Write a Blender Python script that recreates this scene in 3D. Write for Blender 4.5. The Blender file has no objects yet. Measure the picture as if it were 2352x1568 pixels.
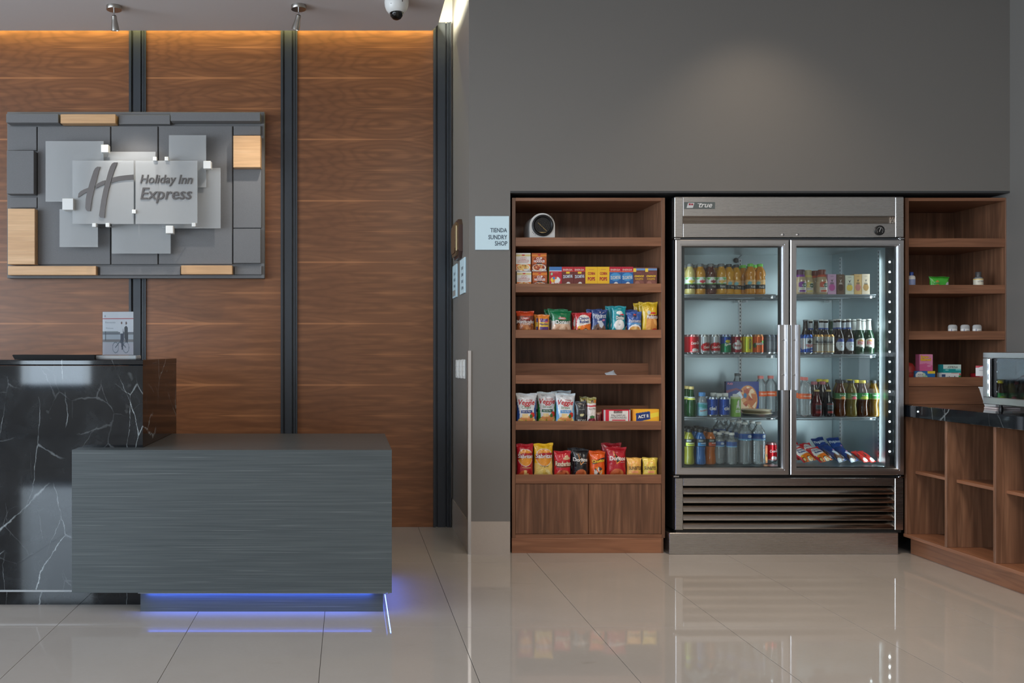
import bpy, bmesh, math, random
import numpy as np
from mathutils import Vector, Matrix
random.seed(7)
rng = np.random.RandomState(5)
sc = bpy.context.scene
COL = sc.collection
PI = math.pi
# measured frame: focal length and principal point in pixels of the 2352x1568 picture; metres in the scene
F, CX, CY, CAMY, EYE = 2036.0, 800.0, 805.0, -5.386, 1.2354
def PX(px, Y): return (px - CX) * (Y - CAMY) / F
def PZ(py, Y): return EYE - (py - CY) * (Y - CAMY) / F
def lin(c):
    c = c / 255.0
    return c / 12.92 if c <= 0.04045 else ((c + 0.055) / 1.055) ** 2.4
def S(r, g, b, k=1.0): return (lin(r) * k, lin(g) * k, lin(b) * k, 1.0)

# ---------------------------------------------------------------- camera, world, lights, exposure
cam = bpy.data.cameras.new('camera')
camo = bpy.data.objects.new('camera', cam); COL.objects.link(camo)
camo.location = (0, CAMY, EYE); camo.rotation_euler = (PI / 2, 0, 0)
cam.sensor_fit = 'HORIZONTAL'; cam.sensor_width = 36; cam.lens = 36 * F / 2352
cam.shift_x = (1176 - CX) / 2352; cam.shift_y = (CY - 784) / 2352
cam.clip_start = 0.05
sc.camera = camo
vs = sc.view_settings
vs.view_transform = 'Standard'; vs.look = 'None'; vs.gamma = 1; vs.use_curve_mapping = False
vs.exposure = 0.19
try: sc.display_settings.display_device = 'sRGB'
except Exception: pass
w = bpy.data.worlds.new('world'); sc.world = w; w.use_nodes = True
w.node_tree.nodes['Background'].inputs[0].default_value = (0.62, 0.78, 1.0, 1)
w.node_tree.nodes['Background'].inputs[1].default_value = 2.2
def lamp(name, kind, loc, energy, color=(1, 1, 1), rot=(0, 0, 0), size=None, size_y=None, angle=None, blend=0.6, radius=0.05, target=None):
    d = bpy.data.lights.new(name, kind); d.energy = energy; d.color = color
    if kind == 'AREA':
        d.shape = 'RECTANGLE' if size_y else 'SQUARE'; d.size = size
        if size_y: d.size_y = size_y
        if angle: d.spread = angle
    if kind == 'SPOT':
        d.spot_size = angle; d.spot_blend = blend; d.shadow_soft_size = radius
    if kind == 'POINT': d.shadow_soft_size = radius
    o = bpy.data.objects.new(name, d); COL.objects.link(o); o.location = loc; o.rotation_euler = rot
    if target is not None:
        o.rotation_euler = (Vector(target) - Vector(loc)).to_track_quat('-Z', 'Y').to_euler()
    return o
DAY = (0.82, 0.92, 1.0); WARM = (1.0, 0.80, 0.60); NEUT = (1.0, 0.93, 0.84)
# daylight through the glazed left wall and the entrance window behind the camera
lamp('daylight_left', 'AREA', (-6.05, -4.6, 1.75), 385, DAY, (0, -PI / 2, 0), 2.7, 7.0)
lamp('daylight_entrance', 'AREA', (-4.25, -9.75, 1.6), 48, (0.72, 0.87, 1.0), (PI / 2, 0, 0), 1.0, 1.7)
# overhead light of the lobby: added fills, and the downlights by the shop wall
lamp('lobby_fill', 'AREA', (0.6, -5.6, 3.5), 285, NEUT, (0, 0, 0), 4.5, 3.6)  # added soft fill to brighten the lobby, no ceiling fitting behind it
lamp('downlight_shop', 'SPOT', (2.46, -0.62, 3.5), 24, WARM, (0, 0, 0), angle=1.75, blend=1.0, radius=0.06, target=(2.46, -0.05, 0.6))
lamp('lobby_fill_spot', 'SPOT', (1.2, -2.3, 3.5), 40, WARM, (0, 0, 0), angle=1.9, blend=1.0, radius=0.06)  # added warm fill from above, no fixture of its own
lamp('downlight_fridge', 'SPOT', (2.3, -0.80, 3.5), 175, WARM, (0, 0, 0), angle=1.15, blend=1.0, radius=0.06)
lamp('desk_fill_spot', 'SPOT', (-2.2, -2.6, 3.5), 22, NEUT, (0, 0, 0), angle=2.2, blend=1.0, radius=0.06)  # extra fill over the desk side, an added light without a lamp body
# LED strips of the ceiling cove
lamp('cove_strip_wall', 'AREA', (-1.4, 0.785, 3.52), 10.5, (1.0, 0.84, 0.30), (math.radians(14), 0, 0), 4.0, 0.02)
lamp('cove_strip_side', 'AREA', (0.63, 0.40, 3.50), 7, (1.0, 0.95, 0.70), (0, math.radians(-120), 0), 0.03, 0.75)
# spots of the two ceiling lamps over the sign
lamp('spot_beam_sign', 'SPOT', (-1.475, 0.20, 3.20), 45, NEUT, angle=0.75, blend=0.9, radius=0.03, target=(-1.45, 0.74, 2.2))
lamp('spot_beam_panel', 'SPOT', (-0.37, 0.18, 3.20), 34, NEUT, angle=0.8, blend=0.9, radius=0.03, target=(-0.9, 0.78, 2.0))
# blue LED strips below the desk
BLUE = (0.07, 0.17, 1.0)
lamp('desk_strip_front', 'AREA', (-0.42, -1.199, 0.096), 1.6, BLUE, (math.radians(25), 0, 0), 1.06, 0.008)
lamp('desk_strip_side', 'AREA', (0.2005, -0.87, 0.097), 0.6, BLUE, (0, math.radians(-30), 0), 0.005, 0.66)
# LED strips inside the refrigerator
COOL = (0.83, 0.95, 1.0)
lamp('fridge_strip_right', 'AREA', (3.284, 0.048, 1.16), 2.5, COOL, (PI / 2, 0, math.radians(50)), 0.03, 1.3)
lamp('fridge_strip_middle', 'AREA', (2.672, 0.05, 1.16), 1.3, COOL, (PI / 2, 0, 0), 0.05, 1.3)
lamp('fridge_strip_left', 'AREA', (2.048, 0.048, 1.16), 0.6, COOL, (PI / 2, 0, math.radians(-58)), 0.03, 1.3)

# ---------------------------------------------------------------- materials
class NT:
    def __init__(s, name):
        s.m = bpy.data.materials.new(name); s.m.use_nodes = True; s.t = s.m.node_tree; s.t.nodes.clear()
        s.out = s.t.nodes.new('ShaderNodeOutputMaterial')
    def n(s, typ, ins=None, **props):
        nd = s.t.nodes.new('ShaderNode' + typ)
        for k, v in props.items(): setattr(nd, k, v)
        for k, v in (ins or {}).items():
            if isinstance(v, bpy.types.NodeSocket): s.t.links.new(v, nd.inputs[k])
            else: nd.inputs[k].default_value = v
        return nd
    def math(s, op, a, b=None, c=None, clamp=False):
        ins = {0: a}
        if b is not None: ins[1] = b
        if c is not None: ins[2] = c
        return s.n('Math', ins, operation=op, use_clamp=clamp).outputs[0]
    def mix(s, f, a, b):
        nd = s.n('Mix', {0: f, 6: a, 7: b}, data_type='RGBA'); return nd.outputs[2]
    def noise(s, vec, scale, detail=2.0, rough=0.5, dist=0.0, w=None):
        nd = s.t.nodes.new('ShaderNodeTexNoise')
        if w is not None:
            nd.noise_dimensions = '4D'
            s.t.links.new(w, nd.inputs['W']) if isinstance(w, bpy.types.NodeSocket) else setattr(nd.inputs['W'], 'default_value', w)
        s.t.links.new(vec, nd.inputs['Vector'])
        for k, v in (('Scale', scale), ('Detail', detail), ('Roughness', rough), ('Distortion', dist)): nd.inputs[k].default_value = v
        return nd.outputs['Fac']
    def xyz(s):
        tc = s.n('TexCoord').outputs['Object']; sp = s.n('SeparateXYZ', {0: tc}); return tc, sp.outputs
    def vec(s, x, y, z): return s.n('CombineXYZ', {0: x, 1: y, 2: z}).outputs[0]
    def done(s, shader, alpha=None):
        s.t.links.new(shader, s.out.inputs[0]); return s.m
    def bsdf(s, **k):
        nd = s.t.nodes.new('ShaderNodeBsdfPrincipled')
        for kk, v in k.items():
            kk = {'base': 'Base Color', 'rough': 'Roughness', 'metal': 'Metallic', 'normal': 'Normal', 'coat': 'Coat Weight', 'coat_rough': 'Coat Roughness',
                  'spec': 'Specular IOR Level', 'emit': 'Emission Color', 'emit_k': 'Emission Strength', 'sheen': 'Sheen Weight', 'sub': 'Subsurface Weight', 'aniso': 'Anisotropic'}[kk]
            if isinstance(v, bpy.types.NodeSocket): s.t.links.new(v, nd.inputs[kk])
            else: nd.inputs[kk].default_value = v
        return nd.outputs[0]
    def bump(s, h, strength, dist=0.001):
        return s.n('Bump', {'Height': h, 'Strength': strength, 'Distance': dist}).outputs[0]
_pl = {}
def plain(name, base, rough=0.5, **k):
    if name in _pl: return _pl[name]
    t = NT(name); _pl[name] = t.done(t.bsdf(base=base, rough=rough, **k)); return _pl[name]
def speckled(name, base, amt=0.12, scale=300, rough=0.6, bump=0.15, **k):
    t = NT(name); tc, _ = t.xyz(); n = t.noise(tc, scale, 2)
    c = t.mix(n, tuple(x * (1 - amt) for x in base[:3]) + (1,), tuple(min(1, x * (1 + amt)) for x in base[:3]) + (1,))
    return t.done(t.bsdf(base=c, rough=rough, normal=t.bump(n, bump), **k))
def wood(name, axis, dark, mid, light, fold=None, rough=0.33, figure=1.0, fine=1.0, streak=0.0, tone=4.5, across=6.0, along=0.8, off=0.0):
    t = NT(name); tc, o = t.xyz(); rnd = t.n('ObjectInfo').outputs['Random']; W = t.math('MULTIPLY', rnd, 17.0 if not fold else 0.5)
    ia = 'XYZ'.index(axis); others = [i for i in range(3) if i != ia]
    a = o[ia]; c1, c2 = (o[others[1]], o[others[0]]) if axis != 'Z' else (o[0], o[1])
    fc = c1
    if fold: fc = t.math('PINGPONG', t.math('ADD', c1, off + 20 * fold), fold)
    v1 = t.vec(t.math('MULTIPLY', a, along), t.math('MULTIPLY', fc, across), t.math('MULTIPLY', c2, across))
    n1 = t.noise(v1, 1.0, 2.5, 0.45, 0.35, W)
    ln = t.math('SINE', t.math('MULTIPLY', n1, 62.0)); ln = t.math('MULTIPLY_ADD', ln, 0.5, 0.5); ln = t.math('POWER', ln, 2.2)
    v2 = t.vec(t.math('MULTIPLY', a, 5.0), t.math('MULTIPLY', fc, 260.0 * fine), t.math('MULTIPLY', c2, 260.0 * fine))
    n2 = t.noise(v2, 1.0, 2.0, 0.6, 0.0, W)
    v3 = t.vec(t.math('MULTIPLY', a, 0.5), t.math('MULTIPLY', fc, tone), t.math('MULTIPLY', c2, tone))
    n3 = t.noise(v3, 1.3, 2.0, 0.5, 0.2, t.math('ADD', W, 4.0))
    v4 = t.vec(t.math('MULTIPLY', a, 2.2), t.math('MULTIPLY', fc, 42.0), t.math('MULTIPLY', c2, 42.0))
    n4 = t.noise(v4, 1.0, 2.0, 0.5, 0.1, W)
    tone = t.n('MapRange', {0: n3, 1: 0.3, 2: 0.7, 3: 0.0, 4: 1.0}).outputs[0]
    col = t.mix(tone, dark, mid)
    lt = t.n('MapRange', {0: n4, 1: 0.48, 2: 0.75, 3: 0.0, 4: 0.55}).outputs[0]
    col = t.mix(lt, col, light)
    dk = tuple(x * 0.62 for x in dark[:3]) + (1,)
    col = t.mix(t.math('MULTIPLY', ln, 0.34 * figure), col, dk)
    col = t.mix(t.n('MapRange', {0: n2, 1: 0.4, 2: 0.75, 3: 0.0, 4: 0.38}).outputs[0], col, dk)
    if fold:
        dx = t.math('MULTIPLY', t.math('ADD', a, -0.12), 0.24); dz = t.math('ADD', fc, -0.107)
        rr = t.math('SQRT', t.math('ADD', t.math('MULTIPLY', dx, dx), t.math('MULTIPLY', dz, dz)))
        rg_ = t.math('SINE', t.math('ADD', t.math('MULTIPLY', rr, 250.0), t.math('MULTIPLY', n1, 58.0)))
        rg_ = t.math('POWER', t.math('MULTIPLY_ADD', rg_, 0.5, 0.5), 2.5)
        hi = t.n('MapRange', {0: o[2], 1: 0.1, 2: 0.7, 3: 0.10, 4: 0.34}).outputs[0]
        col = t.mix(t.math('MULTIPLY', rg_, hi), col, dk)
    if fold and streak:
        wv = t.math('MULTIPLY', t.n('MapRange', {0: n3, 1: 0.36, 2: 0.62, 3: 0.15, 4: 1.0}).outputs[0], t.math('MULTIPLY_ADD', n4, 0.016, 0.004))
        tl = t.n('MapRange', {0: a, 1: -0.1, 2: 0.42, 3: 1.0, 4: 0.0}).outputs[0]
        tr = t.n('MapRange', {0: a, 1: -0.42, 2: 0.30, 3: 0.0, 4: 1.0}).outputs[0]
        m0 = t.math('DIVIDE', t.math('SUBTRACT', t.math('MULTIPLY', wv, tl), fc), 0.006, clamp=True)
        m1 = t.math('DIVIDE', t.math('SUBTRACT', t.math('MULTIPLY', wv, t.math('MULTIPLY', tr, 0.6)), t.math('SUBTRACT', fold, fc)), 0.006, clamp=True)
        col = t.mix(t.math('MULTIPLY', t.math('ADD', m0, m1, clamp=True), streak), col, tuple(min(1, x * 1.25) for x in light[:3]) + (1,))
    nb = t.bump(n2, 0.06)
    return t.done(t.bsdf(base=col, rough=rough, normal=nb, spec=0.4))
M = {}
M['veneer'] = wood('walnut_veneer', 'X', S(112, 72, 47), S(139, 91, 59), S(161, 108, 70), fold=0.215, rough=0.34, streak=0.75, off=0.0)
M['wood_x'] = wood('walnut_board_lengthwise', 'X', S(124, 84, 62), S(152, 104, 77), S(172, 122, 92), rough=0.36, across=9)
M['wood_y'] = wood('walnut_board_depthwise', 'Y', S(124, 84, 62), S(152, 104, 77), S(172, 122, 92), rough=0.36, across=9)
M['wood_z'] = wood('walnut_board_upright', 'Z', S(100, 70, 53), S(144, 102, 77), S(172, 126, 97), rough=0.36, across=9, tone=9.0)
M['maple'] = wood('maple_block', 'X', S(200, 156, 112), S(216, 174, 130), S(226, 188, 146), rough=0.4, figure=0.25, fine=0.6)
M['felt'] = speckled('grey_felt', S(114, 114, 115), 0.22, 420, 0.95, 0.3)
M['wall'] = speckled('grey_wall_paint', S(116, 113, 109), 0.03, 240, 0.55, 0.05)
M['wall_light'] = speckled('cream_wall_paint', S(196, 190, 182), 0.03, 200, 0.6, 0.04)
M['ceiling'] = speckled('ceiling_paint', S(196, 188, 186), 0.02, 200, 0.7, 0.04)
M['niche'] = speckled('dark_niche_paint', S(58, 60, 62), 0.05, 200, 0.6, 0.05)
M['steel_black'] = plain('dark_painted_steel', S(52, 57, 63), 0.38, spec=0.45)
M['white_plastic'] = plain('white_plastic', S(225, 225, 222), 0.35)
M['black_plastic'] = plain('black_plastic', S(28, 28, 29), 0.35)
M['dark_hole'] = plain('dark_recess', S(14, 14, 15), 0.6)
M['chrome'] = plain('chrome', S(200, 200, 202), 0.12, metal=1.0)
M['nickel'] = plain('brushed_nickel', S(176, 172, 166), 0.28, metal=1.0)
M['alu'] = plain('satin_aluminium', S(214, 214, 216), 0.30, metal=1.0)
M['wire'] = plain('grey_coated_wire', S(150, 156, 162), 0.35, metal=0.4)
def brushed(name, base, rough, axis='X'):
    t = NT(name); tc, o = t.xyz()
    sx = [3.0, 3.0, 3.0]
    for i in range(3):
        if 'XYZ'[i] != axis: sx[i] = 700.0
    n = t.noise(t.vec(*[t.math('MULTIPLY', o[i], sx[i]) for i in range(3)]), 1.0, 2)
    r = t.n('MapRange', {0: n, 1: 0.2, 2: 0.8, 3: rough * 0.93, 4: rough * 1.07}).outputs[0]
    return t.done(t.bsdf(base=base, rough=r, metal=1.0, aniso=0.5))
M['steel'] = brushed('brushed_stainless', S(196, 194, 192), 0.27)
M['steel_inner'] = brushed('fridge_liner', S(176, 186, 189), 0.36, 'X')
M['steel_y'] = brushed('brushed_oven_steel', S(206, 206, 206), 0.30, 'Y')
M['louver'] = plain('polished_louver_steel', S(196, 188, 180), 0.20, metal=1.0)
def laminate():
    t = NT('grey_lined_laminate'); tc, o = t.xyz()
    def ln(kx, kz, d=2): return t.noise(t.vec(t.math('MULTIPLY', o[0], kx), t.math('MULTIPLY', o[1], kz), t.math('MULTIPLY', o[2], kz)), 1.0, d, 0.6, 0.35)
    a = ln(2.2, 430.0); b = ln(1.2, 170.0); c = ln(1.5, 250.0, 1)
    col = t.mix(t.n('MapRange', {0: a, 1: 0.3, 2: 0.7, 3: 0, 4: 1}).outputs[0], S(60, 67, 70), S(84, 91, 93))
    col = t.mix(t.n('MapRange', {0: b, 1: 0.35, 2: 0.65, 3: 0, 4: 0.3}).outputs[0], col, S(62, 68, 72))
    col = t.mix(t.n('MapRange', {0: c, 1: 0.665, 2: 0.73, 3: 0, 4: 0.5}).outputs[0], col, S(124, 131, 133))
    return t.done(t.bsdf(base=col, rough=0.33, spec=0.4, normal=t.bump(a, 0.05)))
M['laminate'] = laminate()
def marble():
    t = NT('black_veined_marble'); tc, o = t.xyz()
    def warp(v, scale, amp, detail):
        n_ = t.n('TexNoise', {'Vector': v, 'Scale': scale, 'Detail': detail, 'Roughness': 0.6}).outputs['Color']
        d = t.n('VectorMath', {0: n_, 1: (0.5, 0.5, 0.5)}, operation='SUBTRACT').outputs[0]
        return t.n('VectorMath', {0: v, 1: t.n('VectorMath', {0: d, 3: amp}, operation='SCALE').outputs[0]}, operation='ADD').outputs[0]
    base = warp(warp(tc, 1.4, 0.30, 1.0), 11.0, 0.035, 6.0)
    wid = t.noise(tc, 21.0, 4, 0.6)
    def cracks(scale, width, rot, st, off, msk, mscale):
        v = t.n('Mapping', {0: base, 1: (off, off * 1.7, off * 0.6), 2: rot, 3: st}).outputs[0]
        d = t.n('TexVoronoi', {'Vector': v, 'Scale': scale}, feature='DISTANCE_TO_EDGE').outputs['Distance']
        wv = t.n('MapRange', {0: wid, 1: 0.35, 2: 0.7, 3: width * 0.25, 4: width * 1.8}).outputs[0]
        ln = t.math('SUBTRACT', 1.0, t.math('DIVIDE', d, wv), clamp=True)
        m = t.n('MapRange', {0: t.noise(t.n('VectorMath', {0: tc, 1: (off, 3.1, off)}, operation='ADD').outputs[0], mscale, 3), 1: msk, 2: msk + 0.12, 3: 0.0, 4: 1.0}).outputs[0]
        return t.math('MULTIPLY', ln, m)
    c1 = cracks(1.7, 0.0062, (0.2, 0.55, 0.3), (1.5, 1.0, 0.55), 0.4, 0.47, 2.4)
    c2 = cracks(2.6, 0.0070, (0.1, -0.75, 0.2), (1.8, 1.0, 0.6), 5.3, 0.49, 3.0)
    c3 = cracks(6.0, 0.015, (0.4, 0.3, 0.9), (1.0, 1.0, 0.7), 9.1, 0.50, 3.4)
    c4 = cracks(1.1, 0.018, (0.3, 0.95, 0.1), (1.2, 1.0, 0.8), 2.7, 0.60, 4.2)
    cl = t.n('MapRange', {0: t.noise(base, 5.0, 6, 0.68, 0.4), 1: 0.44, 2: 0.74, 3: 0, 4: 1}).outputs[0]
    col = t.mix(cl, S(15, 18, 22), S(38, 42, 46))
    col = t.mix(t.math('MULTIPLY', c3, 0.22), col, S(150, 156, 160))
    col = t.mix(t.math('MULTIPLY', c2, 0.50), col, S(175, 184, 188))
    col = t.mix(t.math('MULTIPLY', c1, 0.62), col, S(190, 200, 204))
    col = t.mix(t.math('MULTIPLY', c4, 0.75), col, S(205, 214, 216))
    return t.done(t.bsdf(base=col, rough=0.045, spec=0.45))
M['marble'] = marble()
def floor_tile():
    t = NT('polished_porcelain'); tc, o = t.xyz(); rnd = t.n('ObjectInfo').outputs['Random']
    n = t.noise(tc, 3.0, 4, 0.55, 0.3, t.math('MULTIPLY', rnd, 9.0)); n2 = t.noise(tc, 60.0, 2)
    col = t.mix(n, S(155, 150, 145), S(169, 164, 159)); col = t.mix(t.math('MULTIPLY', n2, 0.2), col, S(146, 140, 135))
    sm = t.noise(t.vec(t.math('MULTIPLY', o[0], 3.0), t.math('MULTIPLY', o[1], 9.0), 0.0), 1.0, 4, 0.6, 0.5, t.math('MULTIPLY', rnd, 5.0))
    col = t.mix(t.n('MapRange', {0: sm, 1: 0.66, 2: 0.8, 3: 0, 4: 0.35}).outputs[0], col, S(112, 102, 92))
    r = t.n('MapRange', {0: n, 1: 0.2, 2: 0.8, 3: 0.025, 4: 0.05}).outputs[0]
    return t.done(t.bsdf(base=col, rough=r, spec=0.5))
M['tile'] = floor_tile()
M['grout'] = speckled('dark_grout', S(70, 64, 58), 0.1, 300, 0.9, 0.1)
M['skirting'] = speckled('beige_skirting_tile', S(172, 162, 152), 0.04, 90, 0.25, 0.03)
def clear(name, tint=(1, 1, 1, 1), ior=1.45, rough=0.02, haze=0.0, haze_col=(0.8, 0.85, 0.88, 1), gloss=1.0):
    t = NT(name)
    tr = t.n('BsdfTransparent', {0: tint}).outputs[0]; gl = t.n('BsdfGlossy', {0: (gloss, gloss, gloss, 1), 'Roughness': rough}).outputs[0]
    fr = t.n('Fresnel', {0: ior}).outputs[0]
    base = tr
    if haze:
        df = t.n('BsdfDiffuse', {0: haze_col}).outputs[0]; base = t.n('MixShader', {0: haze, 1: tr, 2: df}).outputs[0]
    return t.done(t.n('MixShader', {0: fr, 1: base, 2: gl}).outputs[0])
M['door_glass'] = clear('door_glass', (0.93, 0.97, 0.97, 1), 1.5)
M['smoked'] = clear('smoked_dome', (0.45, 0.43, 0.42, 1), 1.5)
M['acrylic'] = clear('acrylic', (0.96, 0.98, 0.99, 1), 1.5)
M['acrylic_edge'] = clear('acrylic_edge', (0.9, 0.95, 0.97, 1), 1.6, 0.05, 0.45, S(214, 222, 226))
M['frosted'] = clear('frosted_acrylic', (0.95, 0.97, 0.98, 1), 1.25, 0.30, 0.46, S(196, 197, 197))
M['pet'] = clear('clear_bottle_plastic', (0.95, 0.97, 0.98, 1), 1.5, 0.06, 0.26, S(220, 228, 232))
M['micro_glass'] = clear('oven_door_glass', (0.10, 0.13, 0.13, 1), 1.6)
def liquid(name, col, rough=0.06, mixin=0.7):
    t = NT(name)
    b = t.bsdf(base=col, rough=rough, spec=0.6, coat=0.3)
    tr = t.n('BsdfTransparent', {0: tuple(min(1, c * 1.3) for c in col[:3]) + (1,)}).outputs[0]
    return t.done(t.n('MixShader', {0: mixin, 1: tr, 2: b}).outputs[0])
def emissive(name, col, k):
    t = NT(name); return t.done(t.n('Emission', {0: col, 1: k}).outputs[0])
M['led_white'] = emissive('white_led', (0.86, 0.96, 1.0, 1), 26.0)
M['led_blue'] = emissive('blue_led', (0.10, 0.22, 1.0, 1), 2.4)
def printed(name, rough=0.35, metal=0.0, coat=0.0, crinkle=0.0):
    t = NT(name); c = t.n('Attribute', attribute_name='print').outputs['Color']
    k = dict(base=c, rough=rough, metal=metal, coat=coat)
    if crinkle: k['normal'] = t.bump(t.noise(t.xyz()[0], 42.0, 3, 0.55, 1.2), crinkle, 0.006)
    return t.done(t.bsdf(**k))
M['print_card'] = printed('printed_card', 0.42)
M['print_film'] = printed('printed_film', 0.20, coat=0.4, crinkle=0.55)
M['print_can'] = printed('printed_aluminium', 0.24, metal=0.45)
M['print_label'] = printed('printed_label', 0.35)
M['print_paper'] = printed('printed_paper', 0.6)

# ---------------------------------------------------------------- geometry helpers
WL = {}
def tag(o, label=None, cat=None, group=None, kind=None):
    if label: o['label'] = label
    if cat: o['category'] = cat
    if group: o['group'] = group
    if kind: o['kind'] = kind
    return o
def thing(name, label, cat, loc, group=None, rz=0.0):
    o = bpy.data.objects.new(name, None); COL.objects.link(o); o.location = loc; o.rotation_euler = (0, 0, rz)
    o.empty_display_size = 0.05
    WL[o.name] = Vector(loc)
    return tag(o, label, cat, group)
def link(name, me, mat=None, parent=None, loc=None, rot=None):
    if mat is not None and not me.materials: me.materials.append(mat)
    o = bpy.data.objects.new(name, me); COL.objects.link(o)
    if parent is not None: o.parent = parent
    if loc is not None: o.location = loc
    if rot is not None: o.rotation_euler = rot
    return o
def mesh_np(name, verts, faces, smooth=False, colors=None):
    me = bpy.data.meshes.new(name); me.from_pydata([tuple(v) for v in verts], [], faces)
    if smooth: me.polygons.foreach_set('use_smooth', [True] * len(me.polygons))
    if colors is not None:
        at = me.color_attributes.new('print', 'FLOAT_COLOR', 'POINT')
        buf = np.ones((len(verts), 4), dtype=np.float32); buf[:, :3] = colors; at.data.foreach_set('color', buf.ravel())
    me.update(); return me
class B:
    """collects solids given in world metres; put() links them as one mesh whose origin is its thing's base"""
    def __init__(s): s.bm = bmesh.new()
    def box(s, x0, x1, y0, y1, z0, z1, bev=0.0, seg=1):
        r = bmesh.ops.create_cube(s.bm, size=1.0)
        bmesh.ops.scale(s.bm, vec=(abs(x1 - x0), abs(y1 - y0), abs(z1 - z0)), verts=r['verts'])
        bmesh.ops.translate(s.bm, vec=((x0 + x1) / 2, (y0 + y1) / 2, (z0 + z1) / 2), verts=r['verts'])
        if bev:
            es = list({e for v in r['verts'] for e in v.link_edges})
            bmesh.ops.bevel(s.bm, geom=es, offset=bev, segments=seg, affect='EDGES', profile=0.5)
        return s
    def prism(s, pts, axis, a0, a1):
        """closed outline extruded along an axis; pts are the two other coordinates in order (x: y,z; y: x,z; z: x,y)"""
        mk = {'X': lambda p, a: (a, p[0], p[1]), 'Y': lambda p, a: (p[0], a, p[1]), 'Z': lambda p, a: (p[0], p[1], a)}[axis]
        v0 = [s.bm.verts.new(mk(p, a0)) for p in pts]; v1 = [s.bm.verts.new(mk(p, a1)) for p in pts]
        n = len(pts)
        for i in range(n): s.bm.faces.new((v0[i], v0[(i + 1) % n], v1[(i + 1) % n], v1[i]))
        s.bm.faces.new(v0[::-1]); s.bm.faces.new(v1)
        return s
    def cyl(s, p0, p1, r0, r1=None, seg=12, cap=True):
        r1 = r0 if r1 is None else r1; p0, p1 = Vector(p0), Vector(p1); d = p1 - p0
        m = Matrix.Translation((p0 + p1) / 2) @ d.to_track_quat('Z', 'Y').to_matrix().to_4x4()
        bmesh.ops.create_cone(s.bm, cap_ends=cap, segments=seg, radius1=r0, radius2=r1, depth=d.length, matrix=m); return s
    def lathe(s, prof, c=(0, 0, 0), seg=24, rot=None):
        rings = []
        R = rot or Matrix.Identity(3)
        for r, z in prof:
            if r < 1e-6: rings.append([s.bm.verts.new(Vector(c) + R @ Vector((0, 0, z)))])
            else: rings.append([s.bm.verts.new(Vector(c) + R @ Vector((r * math.cos(2 * PI * i / seg), r * math.sin(2 * PI * i / seg), z))) for i in range(seg)])
        for a, b in zip(rings, rings[1:]):
            for i in range(seg):
                j = (i + 1) % seg
                f = [a[i % len(a)], a[j % len(a)], b[j % len(b)], b[i % len(b)]]
                u = []
                for v in f:
                    if v not in u: u.append(v)
                if len(u) > 2: s.bm.faces.new(u)
        return s
    def put(s, name, mat, parent=None, smooth=False, off=None, origin=None, kind=None, label=None):
        off = Vector(origin) if origin is not None else (WL.get(parent.name, Vector((0, 0, 0))) if parent is not None else Vector((0, 0, 0)))
        base = WL.get(parent.name, Vector((0, 0, 0))) if parent is not None else Vector((0, 0, 0))
        bmesh.ops.translate(s.bm, vec=-off, verts=s.bm.verts)
        bmesh.ops.recalc_face_normals(s.bm, faces=s.bm.faces)
        me = bpy.data.meshes.new(name); s.bm.to_mesh(me); s.bm.free()
        if smooth: me.polygons.foreach_set('use_smooth', [True] * len(me.polygons)); me.set_sharp_from_angle(angle=math.radians(40))
        o = link(name, me, mat, parent)
        o.location = off - base
        WL[o.name] = off
        if kind: o['kind'] = kind
        if label: o['label'] = label
        return o
def structure(o): o['kind'] = 'structure'; return o
# lettering: the built-in font as flat or raised meshes, cached
_tc = {}
def text_data(s, bold=0.0, shear=0.0, extrude=0.0, res=2, space=1.0):
    key = (s, bold, shear, extrude, res, space)
    if key not in _tc:
        cu = bpy.data.curves.new('lettering', 'FONT'); cu.body = s; cu.size = 1.0; cu.resolution_u = res; cu.offset = bold; cu.shear = shear; cu.extrude = extrude
        cu.space_character = space; cu.space_line = 0.92
        cu.align_x = 'CENTER'
        o = bpy.data.objects.new('lettering', cu); me = o.to_mesh()
        v = np.array([tuple(x.co) for x in me.vertices]); f = [tuple(p.vertices) for p in me.polygons]
        o.to_mesh_clear(); bpy.data.objects.remove(o); bpy.data.curves.remove(cu)
        v = v.copy()
        lo, hi = v.min(0), v.max(0); v[:, :2] -= ((lo + hi) / 2)[:2]
        _tc[key] = (v, f, (hi - lo)[:2])
    return _tc[key]
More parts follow.
